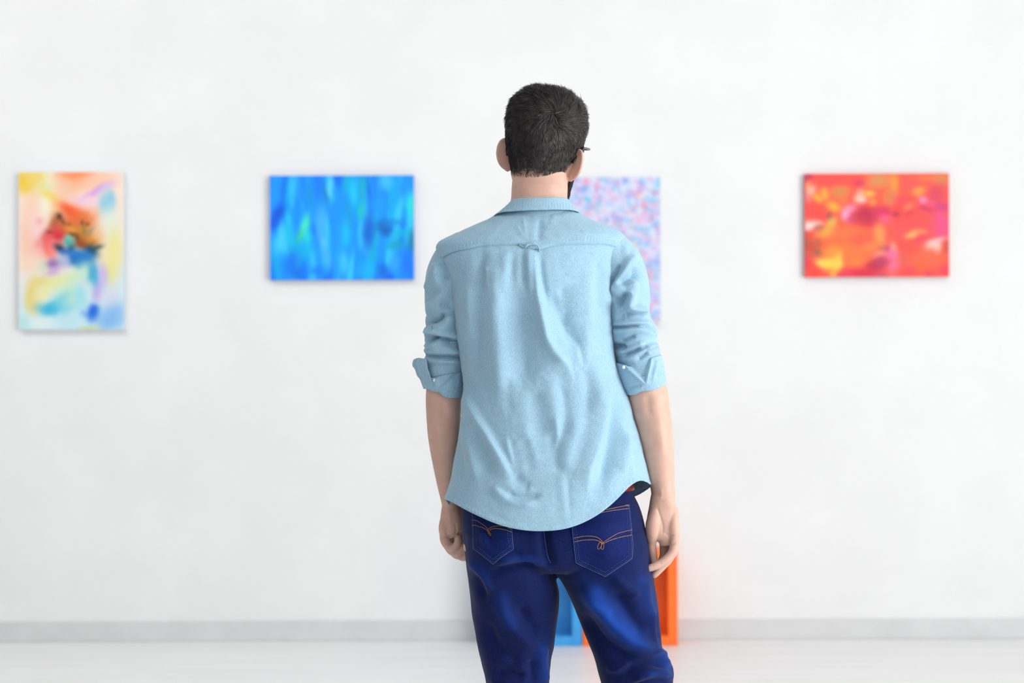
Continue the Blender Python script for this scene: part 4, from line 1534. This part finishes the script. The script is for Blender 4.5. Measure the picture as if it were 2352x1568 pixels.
# ---- seams and stitching of the shirt
bag = Bag()
arm_l = [(1003, 567), (1007, 588), (1013, 606), (1022, 625), (1029, 640)]
arm_r = [(1431, 545), (1428, 565), (1424, 585), (1416, 602), (1408, 618)]
for dx in (5, 10):
    stitch(bag, [(x + dx, y + 1) for x, y in arm_l], SHIRT_BVH, .00035, .0002, (1, 1), 2.2)
    stitch(bag, [(x - dx, y) for x, y in arm_r], SHIRT_BVH, .00035, .0002, (1, 1), 2.2)
ux = np.linspace(1020, 1420, 60)
stitch(bag, np.stack([ux, yoke_line(ux) - 7], -1), SHIRT_BVH, .00022, .0001, (1, 2), 2.2)
ux = np.linspace(1034, 1448, 70)
stitch(bag, np.stack([ux, cub(ux, HB_X, HB_Y) - 9], -1), SHIRT_BVH, .0003, .0002, (1, 1), 2.2)
stitch(bag, [(1427, 962), (1440, 1004), (1450, 1044), (1456, 1080), (1461, 1098)], SHIRT_BVH, .0004, .0003, None, 3)
v, f = bag.get()
part('stitching', v, f, MAT['thread'], shirt)['kind'] = 'stuff'

# ---------------------------------------------------------------- jeans
jb = Bag()
jb.add(loft(row_loft(HIP, 40, 96)))
jb.add(loft(row_loft(LEG_L, 200, 80)))
jb.add(loft(row_loft(LEG_R, 200, 80)))
jv, jn, jf = remesh(jb.get(), 0.0034, 6, 0.5)
JEANS_R = [
    (-7.0, 12, 12, [(1248, 1200), (1252, 1250), (1262, 1290), (1270, 1305)]),
    (5.0, 30, 30, [(1160, 1180), (1165, 1230), (1160, 1270)]), (6.0, 40, 40, [(1380, 1190), (1385, 1240), (1380, 1290)]),
    # under the left seat
    (5.0, 7, 8, [(1140, 1296), (1165, 1286), (1205, 1281), (1240, 1290), (1262, 1300)]),
    (-6.0, 8, 12, [(1120, 1300), (1140, 1308), (1170, 1302), (1205, 1298), (1240, 1308)]),
    (4.0, 8, 10, [(1074, 1284), (1100, 1310), (1120, 1336), (1132, 1362)]),
    (-4.0, 10, 10, [(1086, 1318), (1104, 1348), (1114, 1380)]),
    (3.5, 6, 8, [(1104, 1210), (1116, 1240), (1124, 1262)]), (-3.0, 7, 7, [(1120, 1215), (1132, 1245)]),
    (4.5, 14, 18, [(1146, 1360), (1156, 1400), (1178, 1440), (1210, 1475), (1240, 1490)]),
    (-4.0, 18, 14, [(1190, 1390), (1212, 1430), (1244, 1455)]),
    (-4.5, 18, 16, [(1112, 1420), (1130, 1470), (1160, 1510), (1200, 1540)]),
    (5.0, 9, 12, [(1250, 1480), (1246, 1510), (1248, 1540), (1256, 1570)]),
    (-5.0, 12, 12, [(1222, 1510), (1226, 1545), (1230, 1575)]),
    (3.5, 10, 12, [(1140, 1500), (1180, 1530), (1215, 1540)]), (-5.0, 12, 14, [(1130, 1545), (1170, 1548), (1210, 1556)]),
    (4.0, 12, 12, [(1118, 1560), (1160, 1570), (1215, 1574)]),
    # right leg: the long bright fold from the seat to the knee
    (9.0, 16, 20, [(1335, 1330), (1362, 1366), (1390, 1402), (1416, 1436), (1448, 1466), (1486, 1486), (1516, 1502)]),
    (-7.0, 16, 18, [(1330, 1400), (1352, 1440), (1380, 1474), (1420, 1500), (1470, 1516)]),
    (-5.0, 22, 18, [(1410, 1350), (1430, 1390), (1460, 1430), (1490, 1455)]),
    (3.5, 10, 12, [(1408, 1320), (1440, 1350), (1470, 1370)]), (3.0, 10, 10, [(1480, 1330), (1488, 1380), (1500, 1430)]),
    (3.0, 5, 6, [(1498, 1400), (1502, 1440), (1506, 1480)]), (-3.0, 5, 5, [(1507, 1400), (1510, 1440), (1512, 1475)]),
    (6.0, 8, 9, [(1490, 1490), (1510, 1496), (1528, 1512), (1542, 1530)]),
    (-7.0, 9, 10, [(1420, 1550), (1460, 1530), (1500, 1522), (1536, 1530)]),
    (6.0, 8, 9, [(1450, 1562), (1490, 1546), (1520, 1544), (1544, 1550)]),
    (-5.0, 8, 8, [(1440, 1582), (1490, 1566), (1540, 1566)]),
    (4.0, 9, 10, [(1390, 1530), (1420, 1536), (1450, 1524)]),
]
ju, jw = proj(jv)
jd = ridge_disp(ju, jw, JEANS_R) * sstep(-.1, .35, -jn[:, 1]) + .0022 * fbm(jv * 13, 55, 3) * sstep(0.02, .1, jv[:, 2])
jv = jv + jn * jd[:, None]
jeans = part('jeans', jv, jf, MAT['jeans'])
jeans['label'] = 'dark blue denim jeans'
FOLD = 1.0
wear_highlight = 1000 / 2.3 * ridge_disp(ju, jw, [  # denim wear plus fold highlights painted in as lighter blue
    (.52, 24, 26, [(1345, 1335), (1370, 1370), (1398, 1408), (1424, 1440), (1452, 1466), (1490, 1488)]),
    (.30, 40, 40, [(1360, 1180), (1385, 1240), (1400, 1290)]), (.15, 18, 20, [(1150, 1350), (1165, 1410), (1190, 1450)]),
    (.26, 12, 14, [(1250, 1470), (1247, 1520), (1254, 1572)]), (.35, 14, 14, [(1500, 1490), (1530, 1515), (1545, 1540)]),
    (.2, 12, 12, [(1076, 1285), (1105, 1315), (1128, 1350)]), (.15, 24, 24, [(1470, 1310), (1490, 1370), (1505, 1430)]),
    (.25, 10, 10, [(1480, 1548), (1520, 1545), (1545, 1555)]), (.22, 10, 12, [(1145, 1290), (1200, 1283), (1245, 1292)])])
wear_highlight = np.clip(wear_highlight * (1 + .3 * fbm(jv * 60, 8, 2)), 0, 1) * sstep(0, .3, -jn[:, 1])
wa = jeans.data.attributes.new('wear_highlight', 'FLOAT', 'POINT')
wa.data.foreach_set('value', wear_highlight)
JB = bvh_of(jv, jf)


def crop8(pts):
    return [(960 + x / 3.459, 1140 + y / 3.459) for x, y in pts]


def pocket_grid(tl, tr, left, right, bl, tip, br, n=26, m=26):
    """five sided pocket; corners in px"""
    us = np.linspace(0, 1, m)
    top = np.outer(1 - us, tl) + np.outer(us, tr)
    bot = np.where((us < .5)[:, None], np.outer(1 - us * 2, bl) + np.outer(us * 2, tip),
                   np.outer(2 - us * 2, tip) + np.outer(us * 2 - 1, br))
    vs_ = np.linspace(0, 1, n)[:, None, None]
    g = top[None] * (1 - vs_) + bot[None] * vs_
    w = 4 * vs_ * (1 - vs_)
    g = g + w * ((1 - us)[None, :, None] * np.asarray(left) + us[None, :, None] * np.asarray(right))
    return g


def make_pocket(corners, outline, deco):
    tl, tr, l, r, bl, tip, br = [np.asarray(q, float) for q in corners]
    o = patch('back_pocket', pocket_grid(tl, tr, l, r, bl, tip, br), JB, .0012, MAT['pocket'], jeans, .0016)
    # worn light edge, inner seam and the decorative double line
    b1, b2, b3 = Bag(), Bag(), Bag()
    for i in range(len(outline) - 1):
        stitch(b1, [outline[i], outline[i + 1]], JB, .0006, .0018, None, 3)
    c = np.mean(outline, axis=0)
    ins = [tuple(np.asarray(q) + (c - np.asarray(q)) / np.linalg.norm(c - np.asarray(q)) * 10) for q in outline]
    ins2 = [tuple(np.asarray(q) + (c - np.asarray(q)) / np.linalg.norm(c - np.asarray(q)) * 4.5) for q in outline]
    for i in range(len(outline) - 1):
        stitch(b2, [ins[i], ins[i + 1]], JB, .0005, .0022, (2, 1), 1.6)
        stitch(b2, [ins2[i], ins2[i + 1]], JB, .0004, .0022, (2, 1), 1.6)
    for q in deco:
        stitch(b3, q, JB, .00055, .0023, None, 1.8)
    part('pocket_edge', *b1.get(), MAT['denimedge'], jeans)
    part('pocket_stitching', *b2.get(), MAT['bluethread'], jeans)
    part('decorative_stitching', *b3.get(), MAT['gold'], jeans)


RP = crop8([(1195, 95), (1672, 65), (1703, 380), (1697, 490), (1490, 632), (1255, 522), (1222, 240)])
make_pocket([RP[0], RP[1], (-1, 0), (2.5, 0), RP[5], RP[4], RP[3]],
            [RP[1], RP[2], RP[3], RP[4], RP[5], RP[6], RP[0]],
            [crop8([(1237, 330), (1300, 318), (1370, 314), (1425, 325), (1455, 348), (1473, 378), (1474, 408), (1466, 420), (1456, 410),
                    (1458, 385), (1472, 362), (1520, 330), (1580, 298), (1640, 277), (1695, 266)]),
             crop8([(1240, 360), (1300, 347), (1370, 342), (1415, 346), (1445, 358), (1457, 378), (1452, 404), (1438, 418), (1427, 408),
                    (1430, 385), (1448, 358), (1470, 372), (1520, 350), (1580, 331), (1640, 319), (1697, 312)]),
             crop8([(1640, 72), (1668, 70)]), crop8([(1450, 130), (1550, 112), (1668, 98)]), crop8([(1490, 108), (1560, 92), (1640, 78), (1670, 78)])])
LP = crop8([(436, 110), (740, 120), (748, 330), (758, 412), (600, 532), (443, 412), (438, 240)])
make_pocket([LP[0], LP[1], (0, 0), (1, 0), LP[5], LP[4], LP[3]],
            [LP[1], LP[2], LP[3], LP[4], LP[5], LP[6], LP[0]],
            [crop8([(437, 185), (465, 188), (500, 208), (545, 240), (568, 272), (588, 300), (584, 314), (572, 300), (562, 262), (600, 240),
                    (650, 233), (705, 240), (740, 262)]),
             crop8([(437, 232), (465, 227), (490, 242), (530, 254), (556, 270), (556, 300), (566, 306), (570, 280), (590, 258), (630, 254),
                    (690, 264), (742, 282)])])
bag = Bag()
stitch(bag, crop8([(1000, 275), (1008, 340), (1022, 430), (1035, 490), (1058, 530)]), JB, .0006, .0006, None, 3)
part('seat_seam', *bag.get(), MAT['denimedge'], jeans)
# belt
br = row_loft([(1092, 1080, 1446, .1000, .098), (1108, 1076, 1450, .1025, .100), (1123, 1071, 1452, .1045, .101)], 6, 120, grow=.003)
o = part('belt', br.reshape(-1, 3), grid_faces(6, 120), MAT['belt'])
solidify(o, .003, 0.0)
o['label'] = 'red belt'

# ---------------------------------------------------------------- shoes
for fx, ang in FEET:
    ca, sa = math.cos(ang), math.sin(ang)

    def fp(q, w, z):
        return np.array([fx + w * ca - q * sa, Y0 + q * ca + w * sa, z])
    st = np.array([(-.085, .030, .075), (-.075, .037, .085), (-.03, .040, .092), (.02, .041, .090), (.07, .044, .072), (.12, .046, .056),
                   (.165, .042, .046), (.190, .028, .036), (.198, .012, .028)])
    t = np.linspace(0, 2 * math.pi, 32, endpoint=False)
    rings = [[fp(q, w * math.cos(a), .022 + max(0, math.sin(a)) * (h - .022) - .004 * (math.sin(a) < 0)) for a in t]
             for q, w, h in crs(st, 30)]
    sh = part('shoe', *loft(rings), MAT['shoe'], recalc=True)
    sq = crs(np.array([(-.092, .020), (-.08, .036), (0, .043), (.08, .047), (.14, .049), (.185, .036), (.206, .012)]), 24)
    rings = [[fp(q, w * c, z) for c, z in ((-1, .0), (-1, .024), (1, .024), (1, .0))] for q, w in sq]
    part('sole', *loft(rings), MAT['sole'], sh, False, True)

# ---------------------------------------------------------------- hair
HL_A = [0, .6, 1.0, 1.3, 1.5, 1.75, 1.95, 2.15, 2.6, math.pi]
HL_Z = [-.079, -.080, -.074, -.046, -.008, -.012, -.035, .022, .050, .058]


def hairline(a):
    al = np.abs(np.mod(a + math.pi / 2 + math.pi, 2 * math.pi) - math.pi)      # 0 = back of the head
    return cub(al, HL_A, HL_Z), al


WHORL = np.array([.034, -.088, .048])


def strands(bag_v, bag_f, roots, dirs, normals, length, width, off=0):
    """tapered three sided strands bending to the head"""
    n = len(roots)
    side = np.cross(dirs, normals)
    side /= np.linalg.norm(side, axis=1)[:, None] + 1e-9
    up = np.cross(side, dirs)
    vs_ = []
    for t, w, bend in ((0, 1.0, 0), (.5, .9, .02), (1.0, .25, -.12)):
        c = roots + dirs * (length * t)[:, None] + normals * (length * bend)[:, None]
        for k in range(3):
            a = 2 * math.pi * k / 3
            vs_.append(c + (side * math.cos(a) + up * math.sin(a)) * (width * w / 2)[:, None])
    V = np.stack(vs_, 1).reshape(-1, 3)
    base = (np.arange(n) * 9)[:, None, None]
    loc = []
    for r in range(2):
        for k in range(3):
            loc.append([r * 3 + k, r * 3 + (k + 1) % 3, r * 3 + 3 + (k + 1) % 3, r * 3 + 3 + k])
    Fq = (base + np.array(loc)[None]).reshape(-1, 4) + off
    return V, Fq


def sample_head(n, zlo, zhi, cond, rng):
    z = rng.uniform(zlo, zhi, n * 3)
    a = rng.uniform(0, 2 * math.pi, n * 3)
    # thin out near the crown where the rings shrink
    p = head_pt(z, a)
    keep = rng.random(n * 3) < np.clip(np.hypot(p[:, 0], p[:, 1]) / .085, .12, 1)
    keep &= cond(z, a, p)
    return z[keep][:n], a[keep][:n]


rng = np.random.default_rng(5)


def hair_cond(z, a, p):
    h, al = hairline(a)
    edge = (z - h) / .020
    return rng.random(len(z)) < np.clip(edge, 0, 1)


z, a = sample_head(42000, -.082, ZTOP - .0003, hair_cond, rng)
p, n = head_pt(z, a), head_n(z, a)
flip = np.sum(n * (p - np.array([0, 0, 0])), 1) < 0
n[flip] *= -1
d = p - WHORL
dist = np.linalg.norm(d, axis=1)
d /= dist[:, None] + 1e-6
sw = np.cross(n, d)
flow = d + sw * (0.9 * np.exp(-(dist / .05) ** 2))[:, None]
down = np.array([0, 0, -1.0])
low = sstep(.03, -.03, z)
flow = flow * (1 - low)[:, None] + down * low[:, None]
flow += 0.13 * rng.normal(size=flow.shape)
clump = np.stack([vnoise(p * 105, 3), vnoise(p * 105, 4), vnoise(p * 105, 5)], -1)
flow += 0.8 * clump
flow -= n * np.sum(flow * n, 1)[:, None]
flow /= np.linalg.norm(flow, axis=1)[:, None] + 1e-9
lift = np.interp(z, [-.07, -.03, .03, .07, .1], [.14, .20, .36, .40, .34]) * rng.uniform(.7, 1.3, len(z)) * (1 + .5 * vnoise(p * 120, 9))
dirs = flow + n * lift[:, None]
dirs /= np.linalg.norm(dirs, axis=1)[:, None]
ln = np.interp(z, [-.08, -.055, -.02, .02, .06, .1], [.004, .008, .013, .019, .025, .025]) * rng.uniform(.65, 1.15, len(z))
wd = np.interp(z, [-.07, -.04, 0], [.00040, .0006, .0009]) * rng.uniform(.7, 1.2, len(z))
thick = np.interp(z, [-.080, -.045, 0, .05, .1], [0, .001, .0035, .0055, .006])
V, Q = strands(None, None, p + n * (thick * rng.uniform(.2, 1.0, len(z)))[:, None], dirs, n, ln, wd)
hair = part('hair', hw_(V), Q.tolist(), MAT['hair'])
hair['label'] = 'short dark hair with a crown whorl'
# dark base under the strands
ang = np.linspace(0, 2 * math.pi, 140, endpoint=False)
hl, _ = hairline(ang)
rows = []
for t in np.linspace(0, .997, 60):
    zr = (hl + .018) + (ZTOP - hl - .018) * (1 - (1 - t) ** 1.7)
    q, nn_ = head_pt(zr, ang), head_n(zr, ang)
    nn_[np.sum(nn_ * q, 1) < 0] *= -1
    th_ = np.interp(zr, [-.080, -.045, 0, .05, .1], [-.001, 0, .001, .002, .002]) * min(1, t * 8)
    rows.append(hw_(q + nn_ * th_[:, None]))
part('hair_base', *loft(np.array(rows)), MAT['scalp'], hair)


# ---------------------------------------------------------------- beard
def beard_cond(z, a, p):
    al = np.abs(np.mod(a - math.pi / 2 + math.pi, 2 * math.pi) - math.pi)      # 0 = front
    top = np.interp(al, [0, .3, .7, 1.1, 1.5], [-.050, -.052, -.060, -.045, -.036])
    return (al < np.where(np.cos(a) > 0, 1.55, 1.1)) & (z < top)


z, a = sample_head(9000, -.119, -.036, beard_cond, rng)
p, n = head_pt(z, a), head_n(z, a)
n[np.sum(n * (p - np.array([0, .03, -.06])), 1) < 0] *= -1
flow = np.array([0, .25, -1.0]) + .3 * rng.normal(size=p.shape)
flow -= n * np.sum(flow * n, 1)[:, None]
flow /= np.linalg.norm(flow, axis=1)[:, None] + 1e-9
dirs = flow + n * .75
dirs /= np.linalg.norm(dirs, axis=1)[:, None]
V, Q = strands(None, None, p + n * .001, dirs, n, rng.uniform(.008, .015, len(z)), rng.uniform(.0006, .0010, len(z)))
part('beard', hw_(V), Q.tolist(), MAT['beard'])

# ---------------------------------------------------------------- eyes and glasses
for s in (-1, 1):
    e = part('eye', *ellipsoid(hw_([(s * .031, .079, .002)])[0], (.0115, .0115, .0115)), MAT['eye'])
    part('iris', *ellipsoid(hw_([(s * .031, .0875, .002)])[0], (.0055, .0040, .0055)), MAT['iris'], e)
gb = Bag()
for s in (-1, 1):
    t = np.linspace(0, 2 * math.pi, 33)
    gb.add(tube(hw_(np.stack([s * .033 + .025 * np.cos(t), .106 - .006 * np.abs(np.cos(t)), 0.002 + .019 * np.sin(t)], -1)), .0018, 8, caps=False))
gb.add(tube(hw_([(-.009, .106, .006), (0, .109, .008), (.009, .106, .006)]), .0018, 8))
gl = part('glasses', *gb.get(), MAT['glasses'])
gl['label'] = 'black framed glasses'
for s in (-1, 1):
    ez = .004
    xw = .0775 if s < 0 else .0790
    part('temple', *tube(hw_(crs([(s * .058, .101, ez), (s * .071, .094, ez), (s * .0765, .06, ez - .002), (s * xw, .015, ez - .006),
                                  (s * (xw - .001), -.004, ez - .014), (s * (xw - .005), -.016, ez - .026), (s * (xw - .010), -.022, ez - .040)], 40)),
                         .0022, 8), MAT['glasses'], gl)
    th2 = np.linspace(0, 2 * math.pi, 24, endpoint=False)
    disc = [[(s * .033 + .0245 * k * math.cos(q), .1045 - .006 * k * abs(math.cos(q)) + dy, .002 + .0185 * k * math.sin(q)) for q in th2]
            for k, dy in ((.05, 0), (1, 0), (1, .0012), (.05, .0012))]
    part('lens', *loft([hw_(q) for q in disc]), MAT['lens'], gl)
